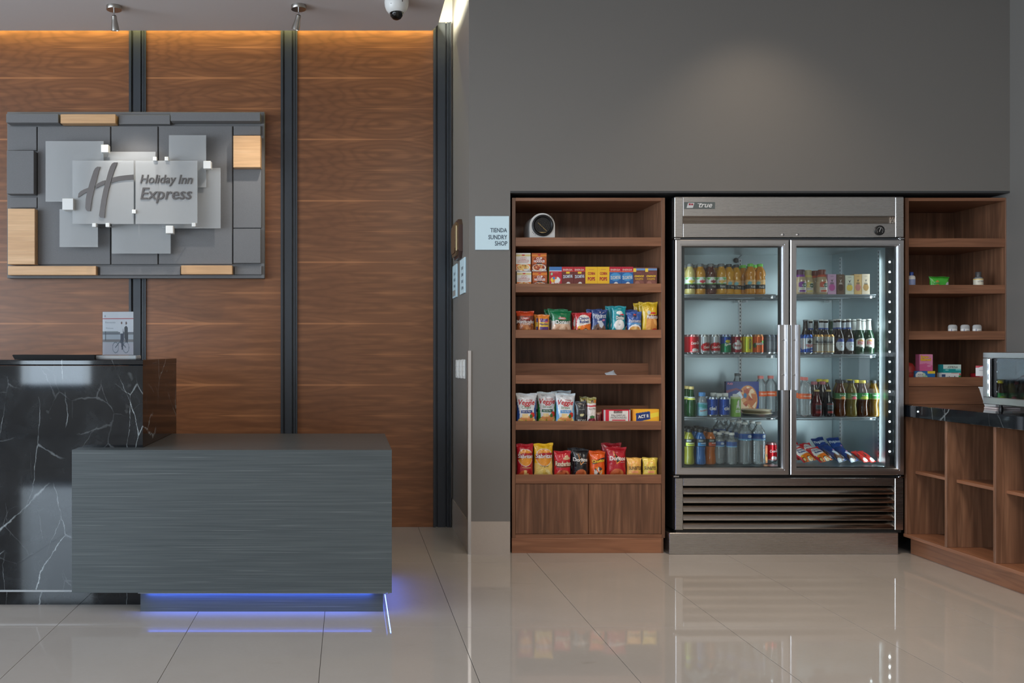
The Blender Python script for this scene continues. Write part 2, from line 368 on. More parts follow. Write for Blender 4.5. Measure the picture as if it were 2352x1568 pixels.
def paint(U, V, shapes):
    """flat print of a pack: shapes laid over each other in pack coordinates (u across, v up, 0..1)"""
    C = np.zeros(U.shape + (3,), dtype=np.float32)
    for sh in shapes:
        k = sh[0]
        if k == 'bg': C[...] = sh[1][:3]; continue
        if k == 'r': m = (U >= sh[1]) & (U <= sh[2]) & (V >= sh[3]) & (V <= sh[4]); c = sh[5]
        elif k == 'e': m = ((U - sh[1]) / sh[3]) ** 2 + ((V - sh[2]) / sh[4]) ** 2 <= 1; c = sh[5]
        elif k == 'p':
            P = sh[1]; m = np.zeros(U.shape, bool); j = len(P) - 1
            for i in range(len(P)):
                (xi, yi), (xj, yj) = P[i], P[j]
                cond = ((yi > V) != (yj > V)) & (U < (xj - xi) * (V - yi) / (yj - yi + 1e-12) + xi); m ^= cond; j = i
            c = sh[2]
        elif k == 'food':      # ('food', cu, cv, ru, rv, [colours], n): picture of a dish, patches inside an ellipse
            m = ((U - sh[1]) / sh[3]) ** 2 + ((V - sh[2]) / sh[4]) ** 2 <= 1
            n = sh[6]; r2 = np.random.RandomState(int(n * 7 + len(sh[5]))); pu = sh[1] + sh[3] * (r2.rand(n) * 2 - 1); pv = sh[2] + sh[4] * (r2.rand(n) * 2 - 1)
            d = (U[..., None] - pu) ** 2 + (V[..., None] - pv) ** 2; idx = d.argmin(-1)
            pal = np.array([x[:3] for x in sh[5]], dtype=np.float32)[r2.randint(0, len(sh[5]), n)]
            C[m] = pal[idx][m]; continue
        elif k == 'stripe':    # diagonal stripes inside a box
            m = (U >= sh[1]) & (U <= sh[2]) & (V >= sh[3]) & (V <= sh[4]) & (((U * 1.0 + V * sh[6]) * sh[7]) % 1 < 0.5); c = sh[5]
        C[m] = c[:3]
    return C
EPS = 0.0009
def letter(parent, s, fn, wid, col, cx, cy, ratio=None, bold=0.0, shear=0.0, rot=0.0, out=None, name='lettering', lift=EPS, mat_rough=0.4, outw=0.03, maxh=None):
    """lettering bent onto a pack's surface: fn(x, z) gives the surface point (metres, pack coordinates); wid is the text's width"""
    v, f, sz = text_data(s, bold, shear)
    k = wid / sz[0]
    ky = k * (ratio or 1.0)
    if maxh and ky * sz[1] > maxh: ky = maxh / sz[1]
    ca, sa = math.cos(rot), math.sin(rot)
    def place(vv, lf):
        x, y = vv[:, 0] * k, vv[:, 1] * ky
        X = cx + x * ca - y * sa; Z = cy + x * sa + y * ca
        return [(p[0], p[1] - lf, p[2]) for p in (fn(a, b) for a, b in zip(X, Z))]
    objs = []
    if out is not None:
        v2, f2, s2 = text_data(s, bold + outw, shear)
        me = mesh_np(name, place(v2, lift), f2); objs.append(link(name, me, ink(out), parent))
        lift = lift * 2
    me = mesh_np(name, place(v, lift), f); objs.append(link(name, me, ink(col), parent))
    return objs
_ink = {}
def ink(c, rough=0.4):
    k = tuple(round(x, 4) for x in c[:3])
    if k not in _ink: _ink[k] = plain('ink_%d' % len(_ink), tuple(c[:3]) + (1,), rough)
    return _ink[k]
def grid_faces(nx, ny, o=0, flip=False):
    f = []
    for j in range(ny):
        for i in range(nx):
            a = o + j * (nx + 1) + i; q = (a, a + 1, a + nx + 2, a + nx + 1)
            f.append(q[::-1] if flip else q)
    return f
def carton(name, label, cat, group, x, y, z, w, d, h, shapes, side, texts=(), rz=0.0, res=None, mat='print_card', top=None, side_shapes=None):
    """box pack: printed front at y=0 of its own frame, standing on z=0"""
    nx = max(6, int(w * (res or 420))); ny = max(6, int(h * (res or 420)))
    us, vs_ = np.linspace(0, 1, nx + 1), np.linspace(0, 1, ny + 1); U, V = np.meshgrid(us, vs_)
    C = paint(U, V, shapes).reshape(-1, 3)
    verts = [((u - .5) * w, 0.0, v * h) for v in vs_ for u in us]; faces = grid_faces(nx, ny)
    cols = [tuple(c) for c in C]
    def quad(p, c):
        o = len(verts); verts.extend(p); cols.extend([c[:3]] * 4); faces.append((o, o + 1, o + 2, o + 3))
    a, b = -w / 2, w / 2; tp = top or side
    quad([(a, d, 0), (a, 0, 0), (a, 0, h), (a, d, h)], side); quad([(b, 0, 0), (b, d, 0), (b, d, h), (b, 0, h)], side)
    quad([(b, d, 0), (a, d, 0), (a, d, h), (b, d, h)], side); quad([(a, 0, h), (b, 0, h), (b, d, h), (a, d, h)], tp); quad([(a, d, 0), (b, d, 0), (b, 0, 0), (a, 0, 0)], side)
    me = mesh_np(name, verts, faces, False, np.array(cols))
    o = tag(link(name, me, M[mat], None, (x, y, z), (0, 0, rz)), label, cat, group)
    flat = lambda X, Z: (X, 0.0, Z)
    for t in texts:
        kw = dict(t[4]) if len(t) > 4 else {}
        letter(o, t[0], flat, t[3] * w, t[5] if len(t) > 5 else S(20, 20, 20), (t[1] - .5) * w, t[2] * h, **kw)
    # closing flap seam on the lid
    bb = B().box(-w * .5, w * .5, d * .32, d * .36, h - 0.0002, h + 0.0006); sm = bb.put('lid_flap', ink(tp), None); sm.parent = o
    return o
def bag(name, label, cat, group, x, y, z, w, h, t, shapes, texts=(), tilt=0.0, lean=0.0, rz=0.0, seal=None, seed=0, gus=0.0, crimp=0.055):
    """pillow bag with crimped seals, standing on z=0, printed front towards -y"""
    nx, ny = max(14, int(w * 330)), max(16, int(h * 330))
    r = np.random.RandomState(seed * 13 + 1); ph = r.rand(12) * 6.28
    def prof(u, v):
        a = np.clip(1 - np.abs(2 * u - 1) ** 2.6, 0, 1) ** 0.62
        vv = np.clip((v - crimp) / (1 - 2 * crimp), 0, 1); b = np.clip(1 - np.abs(2 * vv - 1) ** 3.2, 0, 1) ** 0.6
        b = b * (1 + 0.25 * (0.5 - vv))
        cr = 0.10 * np.sin(u * 21 + ph[0]) * np.exp(-(1 - vv) * 7) + 0.07 * np.sin(u * 27 + ph[1]) * np.exp(-vv * 8) + 0.045 * np.sin(u * 7 + vv * 11 + ph[2]) + 0.04 * np.sin(u * 13 - vv * 8 + ph[3])
        return np.minimum(a * b * (1 + cr) * .86, 1.0)
    def edge(v):
        vv = np.clip((v - crimp) / (1 - 2 * crimp), 0, 1)
        return 1 - 0.085 * np.sin(PI * vv) ** 0.6 + 0.012 * np.sin(v * 17 + ph[4])
    def topz(u, v): return v * h + v * v * h * (0.012 * np.sin(u * 9 + ph[5]) + 0.02 * (u - .5) * math.sin(ph[6]))
    us, vs_ = np.linspace(0, 1, nx + 1), np.linspace(0, 1, ny + 1); U, V = np.meshgrid(us, vs_)
    Xs = (U - .5) * w * edge(V); D = prof(U, V) * t * .5; Zs = topz(U, V)
    wav = 0.012 * w * np.sin(U * 14 + ph[7]) * (V > 1 - crimp * 1.4)
    C = paint(U, V, shapes).reshape(-1, 3)
    front = np.stack([Xs, -D + wav, Zs], -1).reshape(-1, 3); back = np.stack([Xs, D + wav + 0.0006, Zs], -1).reshape(-1, 3)
    n = len(front); faces = grid_faces(nx, ny) + grid_faces(nx, ny, n, True)
    rim = [i for i in range(nx + 1)] + [j * (nx + 1) + nx for j in range(1, ny + 1)] + [ny * (nx + 1) + i for i in range(nx - 1, -1, -1)] + [j * (nx + 1) for j in range(ny - 1, 0, -1)]
    for i in range(len(rim)):
        a, b = rim[i], rim[(i + 1) % len(rim)]; faces.append((b, a, a + n, b + n))
    me = mesh_np(name, np.concatenate([front, back]), faces, True, np.concatenate([C, C]))
    y0 = t * .55
    o = tag(link(name, me, M['print_film'], None, (x, y, z), (tilt, lean, rz)), label, cat, group)
    def fn(X, Z):
        v = min(max(Z / h, 0), 1); u = min(max(X / (w * float(edge(v))) + .5, 0.01), .99)
        return (X, -float(prof(u, v)) * t * .5, Z + h * v * v * (0.012 * math.sin(u * 9 + ph[5]) + 0.02 * (u - .5) * math.sin(ph[6])))
    for tt in texts:
        kw = dict(tt[4]) if len(tt) > 4 else {}
        kw.setdefault('lift', 0.0016)
        letter(o, tt[0], fn, tt[3] * w, tt[5] if len(tt) > 5 else S(20, 20, 20), (tt[1] - .5) * w, tt[2] * h, **kw)
    # the two crimped seals, ribbed
    sc_ = seal or tuple(C[-1])
    for nm, va, vb in (('top_seal', 1 - crimp * .95, 1.004), ('bottom_seal', 0.0, crimp * .8)):
        if nm == 'bottom_seal': continue
        m = 34; P = []
        for j, v in enumerate((va, vb)):
            for i in range(m + 1):
                u = i / m; v_ = min(v, 1.0)
                P.append(((u - .5) * w * float(edge(v_)) * 1.004, 0.012 * w * math.sin(u * 14 + ph[7]) - (0.0016 if i % 2 else 0.0006), float(topz(u, v))))
        sme = mesh_np(nm, P, grid_faces(m, 1), False); link(nm, sme, ink(sc_, 0.3), o)
    return o
def lathe_mesh(name, prof, seg=24, col=None, smooth=True):
    """surface of revolution from (radius, height) pairs; col(U, Z) may print it"""
    prof = [p for p in prof]; n = len(prof); verts = []; faces = []
    for r, z in prof:
        for i in range(seg + 1):
            th = 2 * PI * i / seg + PI / 2; verts.append((max(r, 1e-5) * math.cos(th), max(r, 1e-5) * math.sin(th), z))
    faces = grid_faces(seg, n - 1)
    C = None
    if col is not None:
        U = np.array([[i / seg for i in range(seg + 1)]] * n); Z = np.array([[z] * (seg + 1) for r, z in prof]); C = col(U, Z).reshape(-1, 3)
    return mesh_np(name, verts, faces, smooth, C)
def on_cyl(r, z0=0.0):
    return lambda X, Z: (r * math.sin(X / r), -r * math.cos(X / r), Z + z0)
def copy_tree(o, loc=None, label=None, group=None):
    c = o.copy(); COL.objects.link(c)
    if loc is not None: c.location = loc
    if label: c['label'] = label
    if group: c['group'] = group
    for ch in list(o.children):
        d = ch.copy(); COL.objects.link(d); d.parent = c
        for g in list(ch.children):
            e = g.copy(); COL.objects.link(e); e.parent = d
    return c

# ---------------------------------------------------------------- the room
CEIL = 3.437
XL, XR, YB, YW = -6.0, 4.02, -10.0, 0.855          # left wall, right wall, entrance wall, veneered wall
XP, XN0, XN1, ZN = 0.733, PX(1172, 0), XR, PZ(443, 0)  # pillar edge, niche from/to, niche head
fl = B().box(XL, XR + .2, YB, YW + .2, -0.06, -0.004).put('floor', M['grout']); structure(fl)
# large rectified tiles, 0.6 x 1.2 m, each its own slab with an open joint
J0, JY = PX(985, 0), -0.221
me_tile = {}
for i in range(-8, 7):
    for j in range(-3, 1):
        x0, x1 = J0 + .6 * i, J0 + .6 * (i + 1); y0, y1 = JY + 1.2 * j, JY + 1.2 * (j + 1)
        y1 = min(y1, YW); x1 = min(x1, XR)
        key = (round(x1 - x0, 4), round(y1 - y0, 4))
        if key not in me_tile:
            b = B().box(0.0011, key[0] - .0011, 0.0011, key[1] - .0011, -0.004, 0.0, 0.0003)
            bmesh.ops.recalc_face_normals(b.bm, faces=b.bm.faces)
            me = bpy.data.meshes.new('floor_tile'); b.bm.to_mesh(me); b.bm.free(); me.materials.append(M['tile']); me_tile[key] = me
        o = link('floor_tile', me_tile[key], None, fl); o.location = Vector((x0, y0, 0)) - WL[fl.name]
# the rest of the lobby floor behind the camera, too far away to tell its tiles apart
structure(B().box(XL, XR, YB, JY - 3.6, -0.004, 0.0).box(XL, J0 - 4.8, JY - 3.6, YW, -0.004, 0).put('floor_lobby', M['tile'], fl))
# painted shop wall: pillar and the wall over the niche; dark lined niche
structure(B().box(XP, XN0, 0, YW, 0, 3.9).put('wall_pillar', M['wall']))
structure(B().box(XN0, XN1, 0, 0.80, ZN + 0.012, 3.9).put('wall_shop', M['wall']))
structure(B().box(XN0, XN1, 0.80, YW, 0, ZN + .012).box(XN0, XN0 + .004, .02, .8, 0, ZN).box(XN0, XN1, 0.0, .8, ZN, ZN + .012).put('wall_niche', M['niche']))
structure(B().box(XR, XR + .15, YB, YW, 0, 3.9).put('wall_right', M['wall']))
structure(B().box(XL, XR, YW, YW + .15, 0, 3.9).put('wall_reception', M['wall_light']))
# glazed left wall and the entrance wall behind the camera
structure(B().box(XL - .15, XL, YB, -8.2, 0, 3.9).box(XL - .15, XL, -1.0, YW, 0, 3.9).box(XL - .15, XL, -8.2, -1.0, 3.1, 3.9).box(XL - .15, XL, -8.2, -1.0, 0, .25).put('wall_left', M['wall']))
wf = B()
for k in range(6): yy = -8.2 + k * 1.44; wf.box(XL - .09, XL - .03, yy - .03, yy + .03, .25, 3.1)
wf.box(XL - .09, XL - .03, -8.2, -1.0, 2.2, 2.26)
structure(wf.put('window_1', M['steel_black']))
structure(B().box(XL, -4.75, YB, YB + .15, 0, 3.9).box(-3.85, XR, YB, YB + .15, 0, 3.9).box(-4.75, -3.85, YB, YB + .15, 2.5, 3.9).box(-4.75, -3.85, YB, YB + .15, 0, .66).put('wall_entrance', M['wall_light']))
structure(B().box(-4.75, -3.85, YB + .03, YB + .08, .66, .71).box(-4.75, -3.85, YB + .03, YB + .08, 2.45, 2.5).box(-4.75, -4.7, YB + .03, YB + .08, .66, 2.5).box(-3.9, -3.85, YB + .03, YB + .08, .66, 2.5).put('window_2', M['steel_black']))
# dropped ceiling with an open cove along the veneered wall and the pillar; higher slab above
structure(B().prism([(XL, YB), (PX(1007, .58), YB), (PX(1007, .58), 0.60), (PX(993, .70), 0.715), (XL, 0.715)], 'Z', CEIL, CEIL + .05).put('ceiling', M['ceiling']))
structure(B().box(XL, XP, -3.4, YW, 3.80, 3.9).put('ceiling_cove', M['ceiling']))
structure(B().box(XP, XR, YB, 0, 3.62, 3.7).box(PX(1007, .58), XP, YB, -3.4, 3.62, 3.7).put('ceiling_shop', M['ceiling']))
# skirting tiles of the pillar, its aluminium corner guard
ZB = PZ(1197, 0)
structure(B().box(XP - .006, XN0 - .002, -0.006, 0, 0, ZB).put('baseboard_front', M['skirting']))
structure(B().box(XP - .006, XP, 0, YW, 0, ZB).put('baseboard_side', M['skirting']))
structure(B().box(XP - .008, XP + .012, -.0085, -.006, 0, EYE).box(XP - .0085, XP - .006, -.0085, .014, 0, EYE).put('trim_1', M['alu']))
# veneered panels and black steel posts (children of the wall)
wr = bpy.data.objects['wall_reception']
YP = YW - .03
def veneer_panel(px0, px1):
    x0, x1 = PX(px0, YP), PX(px1, YP)
    x0 = max(x0, XL + .002)
    B().box(x0, x1, YP, YW, 0.0, 3.78, .001).put('wood_panel', M['veneer'], wr, origin=(x1 - .475, YP, PZ(602, YP)))
for k in range(4): veneer_panel(-13.5 - 348.5 * k, 298 - 348.5 * k)
veneer_panel(-1720, 298 - 348.5 * 4); veneer_panel(335, 646); veneer_panel(682, 996)
def steel_post(px0, px1, px2=None):
    x0, x1 = PX(px0, YP), PX(px1, YP); q = (x1 - x0)
    pr = [(0, .03), (0, -.012), (.13, -.012), (.13, .014), (.24, .014), (.24, -.004), (.67, -.004), (.67, .014), (.77, .014), (.77, -.010), (.86, -.010), (.86, -.002), (.90, -.002), (.90, -.014), (1, -.014), (1, .03)]
    B().prism([(x0 + a * q, YP + b) for a, b in pr], 'Z', 0.0, PZ(52, YP)).put('steel_post', M['steel_black'], wr)
for k in range(1, 5): steel_post(297 - 348.5 * k, 336 - 348.5 * k)
steel_post(297, 336); steel_post(645, 683); steel_post(995, 1036)
# LED strip of the cove: a channel with a row of small LEDs above the ceiling edge
cv = thing('cove_light_strip', 'long LED strip tucked above the ceiling edge over the walnut panels', 'led strip', (-1.4, .75, CEIL + .05))
B().box(-3.4, .58, .700, .712, CEIL + .051, CEIL + .062).put('channel', M['alu'], cv)
lb = B()
for k in range(150): xx = -3.3 + k * .026; lb.box(xx - .003, xx + .003, .712, .7135, CEIL + .053, CEIL + .059)
lb.put('led', emissive('warm_led', (1.0, .74, .38, 1), 6.0), cv, kind='stuff')

# ---------------------------------------------------------------- ceiling fittings
def spot_lamp(px, Yc, dirv, label):
    x = PX(px, Yc); t = thing('ceiling_spot_lamp', label, 'lamp', (x, Yc, CEIL), 'ceiling spot lamps above the reception sign')
    B().lathe([(0, 0), (.049, 0), (.049, -.021), (.047, -.024), (0, -.024)], (x, Yc, CEIL), 28).put('canopy', M['nickel'], t, True)
    B().cyl((x, Yc, CEIL - .024), (x, Yc, CEIL - .058), .0045, seg=10).cyl((x, Yc, CEIL - .062), (x, Yc, CEIL - .054), .007, seg=10).put('stem', M['chrome'], t, True)
    d = Vector(dirv).normalized(); R = d.to_track_quat('Z', 'Y').to_matrix()
    B().lathe([(0, -.004), (.012, -.002), (.0165, .003), (.017, .022), (.0185, .034), (.024, .066), (.0265, .088), (.0265, .091), (.0235, .091), (.021, .070), (0, .068)], (x, Yc, CEIL - .060), 24, R).put('lamp_head', M['nickel'], t, True)
    B().lathe([(0, .0685), (.0205, .0685), (0, .0705)], (x, Yc, CEIL - .060), 20, R).put('bulb', emissive('spot_bulb', (1, .9, .75, 1), 5.0), t, True)
    return t
spot_lamp(262, .285, (.03, .22, -1), 'nickel ceiling spot lamp pointing straight down, further from the pillar')
spot_lamp(686, .275, (-.26, .26, -1), 'nickel ceiling spot lamp tilted towards the sign, nearer the dome camera')
xc, yc = PX(911, .19), .19
t = thing('dome_camera', 'white security camera with smoked dome on the ceiling by the pillar', 'camera', (xc, yc, CEIL))
B().lathe([(0, 0), (.075, 0), (.0765, -.012), (.074, -.035), (.066, -.058), (.054, -.074), (.044, -.080), (.042, -.076), (0, -.074)], (xc, yc, CEIL), 40).put('housing', M['white_plastic'], t, True)
B().lathe([(.0425, -.074), (.0425, -.082), (.038, -.100), (.026, -.114), (.012, -.121), (0, -.1225)], (xc, yc, CEIL), 32).put('dome', M['smoked'], t, True)
B().lathe([(0, -.076), (.030, -.078), (.031, -.092), (.018, -.108), (0, -.112)], (xc - .004, yc + .002, CEIL), 24).cyl((xc - .012, yc - .020, CEIL - .090), (xc - .016, yc - .034, CEIL - .098), .009, seg=14).put('lens', M['black_plastic'], t, True)
B().box(xc + .030, xc + .034, yc - .0725, yc - .066, CEIL - .034, CEIL - .010).put('slot', M['dark_hole'], t)
hv = bpy.data.objects.new('lettering', text_data('VIVOTEK', .01)[0] is not None and mesh_np('lettering', [( (p[0] * .008) - .026 , -.0745 + abs(p[0]*.008-.026)*.33, p[1] * .008 - .040 + p[0] * .0012) for p in text_data('VIVOTEK', .01)[0]], text_data('VIVOTEK', .01)[1]))
COL.objects.link(hv); hv.data.materials.append(ink(S(60, 60, 62))); hv.parent = t

# ---------------------------------------------------------------- reception desk
YM, YBX = -1.126, -1.239                      # marble front, laminate front
SBX = F / (YBX - CAMY)
bx0, bx1 = PX(165, YBX), PX(900, YBX); bz0, bz1 = PZ(1361, YBX), PZ(1033, YBX); yb_back = -.42
mx1 = PX(328, YM); mz0, mz1 = PZ(1354, YM), PZ(826, YM); my_back = -.295
t = thing('laminate_bench', 'long grey lined laminate block floating on a recessed plinth', 'reception bench', ((bx0 + bx1) / 2, -.85, 0))
B().prism([(bx0, YBX), (bx1, YBX), (bx1, yb_back), (mx1 + .002, yb_back), (mx1 + .002, YM - .002), (bx0, YM - .002)], 'Z', bz0, bz1).put('block', M['laminate'], t)
kx0, kx1 = PX(320, -1.187), PX(880, -1.187)
B().box(mx1 + .003, kx1, -1.187, -.47, 0, bz0).put('plinth', M['laminate'], t)
B().box(kx0, kx1 + .012, -1.215, -1.205, bz0 - .010, bz0 - .0005).box(kx1 + .020, kx1 + .030, -1.215, -.5, bz0 - .010, bz0 - .0005).put('strip_channel', plain('pale_channel', S(150, 156, 160), .5), t)
B().box(kx0 + .01, kx1 + .01, -1.2045, -1.2025, bz0 - .009, bz0 - .002).box(kx1 + .017, kx1 + .0195, -1.21, -.5, bz0 - .009, bz0 - .002).put('led_strip', M['led_blue'], t)
t = thing('marble_counter', 'tall black marble reception counter with white veins', 'reception counter', (mx1 - 1, -.7, 0))
mxl = -3.4; yk = -1.072
B().box(mxl, mx1 - .03, YM, YM + .03, mz0, mz1 - .029).put('front_slab', M['marble'], t)
B().box(mx1 - .03, mx1, YM, my_back, bz1 + .001, mz1 - .029).box(mx1 - .03, mx1, YM + .002, my_back, mz0, bz1).put('end_slab', M['marble'], t)
B().prism([(YM + .004, mz1 - .028), (YM - .002, mz1 - .022), (YM - .002, mz1 - .004), (YM + .003, mz1), (my_back, mz1), (my_back, mz1 - .028)], 'X', mxl, mx1 + .001).put('countertop', M['marble'], t)
B().box(mxl, mx1 + .0, yk, yk + .03, 0, mz0).box(mxl, mx1 - .035, yk + .03, -.36, 0, mz0 + .5).put('plinth', M['marble'], t)
B().box(mxl, mx1 - .002, YM, YM + .03, mz0 - .010, mz0 - .001).put('strip_channel', plain('pale_channel', S(150, 156, 160), .5), t)
# things on the counter
tx0, tx1 = PX(28, -.98), PX(217, -.98)
t = thing('counter_tray', 'flat black bar-shaped tray lying on the marble counter', 'tray', ((tx0 + tx1) / 2, -.9, mz1))
B().prism([(tx0, mz1 + .0205), (tx0 + .004, mz1 + .024), (tx1, mz1 + .021), (tx1, mz1 + .0005), (tx0 + .012, mz1 + .0005)], 'Y', -.98, -.80).put('rim', plain('tray_black', S(16, 16, 17), .55, spec=.2), t)
B().box(tx0 + .03, tx1 - .01, -.97, -.81, mz1 + .0215, mz1 + .0235).put('mat', plain('tray_mat', S(20, 20, 20), .7), t)
ys = -.93; sx0, sx1 = PX(233.5, ys), PX(309, ys); sw = sx1 - sx0; shh = PZ(714, ys) - mz1 - .022; xm = (sx0 + sx1) / 2
t = thing('sign_holder', 'clear acrylic stand with a welcome leaflet on the marble counter', 'sign holder', (xm, ys, mz1), rz=math.radians(-7))
L = lambda me, n, m: link(n, me, M[m] if isinstance(m, str) else m, t)
b = B().box(-.108, .108, -.035, .035, .0005, .020, .004); o = b.put('acrylic_base', M['acrylic_edge']); o.parent = t
b = B().box(-sw / 2, sw / 2, -.0045, -.0025, .020, .020 + shh).box(-sw / 2, sw / 2, .0005, .0025, .020, .020 + shh); o = b.put('acrylic_sleeve', M['acrylic']); o.parent = t
sh = [('bg', S(226, 227, 232)), ('r', 0, 1, 0, .52, S(186, 192, 200)), ('r', 0, 1, .47, .53, S(128, 132, 140)), ('r', 0, .5, .52, .55, S(150, 158, 160)), ('r', 0, 1, .30, .36, S(140, 135, 136)), ('r', 0, 1, 0, .27, S(196, 192, 200)),
      ('r', 0, 1, .835, .848, S(190, 60, 70)), ('r', .08, .10, .33, .55, S(90, 94, 100)),
      ('p', [(.57, .28), (.60, .62), (.66, .62), (.70, .45), (.66, .12), (.62, .12), (.60, .26)], S(74, 82, 98)), ('e', .615, .74, .025, .032, S(120, 90, 82)), ('p', [(.58, .68), (.60, .72), (.65, .70), (.66, .5), (.57, .5)], S(222, 224, 228)),
      ('p', [(.70, .40), (.71, .64), (.76, .68), (.82, .63), (.83, .38), (.79, .06), (.75, .06), (.74, .35)], S(72, 78, 86)), ('e', .765, .735, .027, .036, S(104, 80, 76))]
for cx in (.42, .76):
    sh += [('e', cx, .17, .105, .13, S(120, 128, 140)), ('e', cx, .17, .09, .112, S(196, 194, 202))]
sh += [('p', [(.40, .17), (.58, .34), (.60, .33), (.42, .16)], S(90, 98, 110)), ('p', [(.58, .34), (.76, .18), (.75, .16), (.57, .31)], S(90, 98, 110))]
nx, ny = 80, 116; us, vv = np.linspace(0, 1, nx + 1), np.linspace(0, 1, ny + 1); U, V = np.meshgrid(us, vv)
lf = link('leaflet', mesh_np('leaflet', [((u - .5) * sw * .97, -.001, .023 + v * (shh - .005)) for v in vv for u in us], grid_faces(nx, ny), False, paint(U, V, sh).reshape(-1, 3)), M['print_paper'], t)
fnl = lambda X, Z: (X, -.0012, Z)
for s_, u_, v_, w_, c_ in (('K', -.40, .90, .05, S(60, 66, 80)), ('Bienvenido', -.24, .755, .32, S(130, 140, 150)), ('Welcome', -.27, .62, .24, S(130, 140, 150))):
    for q in letter(t, s_, fnl, w_ * sw, c_, u_ * sw, .023 + v_ * (shh - .005), lift=.0003): q.parent = lf

# ---------------------------------------------------------------- the sign on the walnut wall
YS = 0.765
sg = thing('hotel_sign', 'large relief sign of felt and maple blocks with frosted glass panes', 'sign', (PX(311, YS), YS, PZ(448, YS)))
def sgx(zx, Y): return PX(zx / 3.675, Y)
def sgz(zy, Y): return PZ(240 + zy / 3.675, Y)
def sblock(name, x0, y0, x1, y1, p, m, back=None, bev=.002):
    Y = YS - p; yb = YS - .0005 if back is None else YS - back
    return B().box(sgx(x0, Y), sgx(x1, Y), Y, yb, sgz(y1, Y), sgz(y0, Y), bev).put(name, M[m] if isinstance(m, str) else m, sg)
B().box(sgx(60, YS), sgx(2232, YS), YS, YP - .0005, sgz(1465, YS), sgz(62, YS), .002).put('backboard', M['felt'], sg)
for a in ((64, 185, 308, 386, .02), (318, 185, 930, 1348, .02), (940, 183, 1330, 1348, .022), (1341, 180, 1960, 1346, .02), (1972, 180, 2200, 258, .02), (1970, 545, 2205, 1040, .025), (1970, 1048, 2200, 1338, .035), (85, 782, 310, 870, .02),
          (845, 1365, 1522, 1438, .03), (1980, 1362, 2208, 1434, .02)): sblock('felt_tile', *a, 'felt')
for a in ((52, 78, 492, 152, .085), (1440, 66, 2196, 138, .085), (1003, 88, 1435, 164, .045), (57, 388, 285, 753, .075)): sblock('felt_block', *a, 'felt')
for a in ((510, 82, 975, 158, .075), (1969, 262, 2199, 530, .085), (65, 878, 294, 1348, .075), (66, 1362, 810, 1438, .055), (1528, 1357, 1960, 1432, .06)): sblock('maple_block', *a, 'maple')
for a in ((384, 308, 874, 820, .100), (860, 398, 1313, 900, .070), (1425, 258, 1740, 700, .095), (1365, 535, 1862, 1045, .075), (502, 882, 826, 1203, .098), (942, 800, 1440, 1258, .068), (610, 473, 1129, 1008, .150), (1143, 473, 1666, 1008, .150)):
    sblock('glass_pane', *a, 'frosted', a[4] - .006, .0006)
for a in ((852, 338, 914, 403, .168, .02), (525, 792, 618, 888, .185, .02), (1290, 440, 1322, 473, .165, .02), (1389, 440, 1421, 473, .165, .02), (1716, 475, 1780, 540, .168, .02), (1113, 886, 1147, 919, .166, .02), (777, 1000, 810, 1033, .166, .02), (890, 999, 923, 1033, .166, .02), (1398, 1022, 1461, 1087, .168, .02), (1618, 998, 1651, 1030, .166, .02)):
    q = sblock('standoff_cube', *a[:5], 'white_plastic', a[4] - (a[2] - a[0]) / 3.675 / 331)
    cx, cz = sgx((a[0] + a[2]) / 2, YS - a[4]), sgz((a[1] + a[3]) / 2, YS - a[4])
    B().cyl((cx, YS - a[4] + .01, cz), (cx, YS - .018, cz), .004, seg=8).put('standoff_pin', M['alu'], sg)
YG = YS - .1505
def stroke(pts, d=.007):
    B().prism([(sgx(x, YG), sgz(y, YG)) for x, y in pts], 'Y', YG - d, YG).put('emblem_stroke', plain('emblem_metal', S(112, 109, 108), .22, metal=.8), sg)
stroke([(850, 527), (824, 526), (806, 538), (792, 562), (776, 610), (757, 668), (738, 735), (726, 800), (722, 872), (728, 890), (742, 900), (764, 899), (770, 850), (782, 780), (800, 705), (822, 618), (838, 560)])
stroke([(994, 490), (966, 490), (948, 500), (932, 526), (916, 572), (898, 640), (876, 720), (857, 810), (844, 900), (838, 938), (848, 953), (884, 956), (890, 880), (905, 790), (922, 710), (944, 630), (966, 560)], .009)
stroke([(660, 782), (664, 752), (682, 732), (712, 716), (745, 704), (740, 738), (712, 752), (682, 772), (662, 786)], .006)
stroke([(806, 684), (830, 664), (866, 646), (892, 640), (884, 676), (850, 688), (812, 708)], .006)
stroke([(950, 618), (1000, 606), (1060, 598), (1128, 592), (1128, 634), (1060, 638), (1000, 646), (940, 662)], .006)
def sign_text(s, x0, x1, yc, hh, shear, bold=0.0):
    v, f, sz = text_data(s, bold, shear, .004, 3)
    X0, X1 = sgx(x0, YG), sgx(x1, YG); kx = (X1 - X0) / sz[0]; kz = hh / 3.675 * (YG - CAMY) / F / sz[1]
    cx, cz = (X0 + X1) / 2, sgz(yc, YG); base = WL[sg.name]
    me = mesh_np('lettering', [(cx + p[0] * kx - base[0], YG - .002 - p[2] * .8 - base[1], cz + p[1] * kz - base[2]) for p in v], f)
    link('lettering', me, plain('sign_letter_metal', S(92, 89, 88), .35, metal=.4), sg)
sign_text('Holiday', 1183, 1486, 641, 96, .24, .008); sign_text('Inn', 1505, 1625, 632, 76, .24, .008)
sign_text('Express', 1186, 1620, 767, 132, .20, .008)

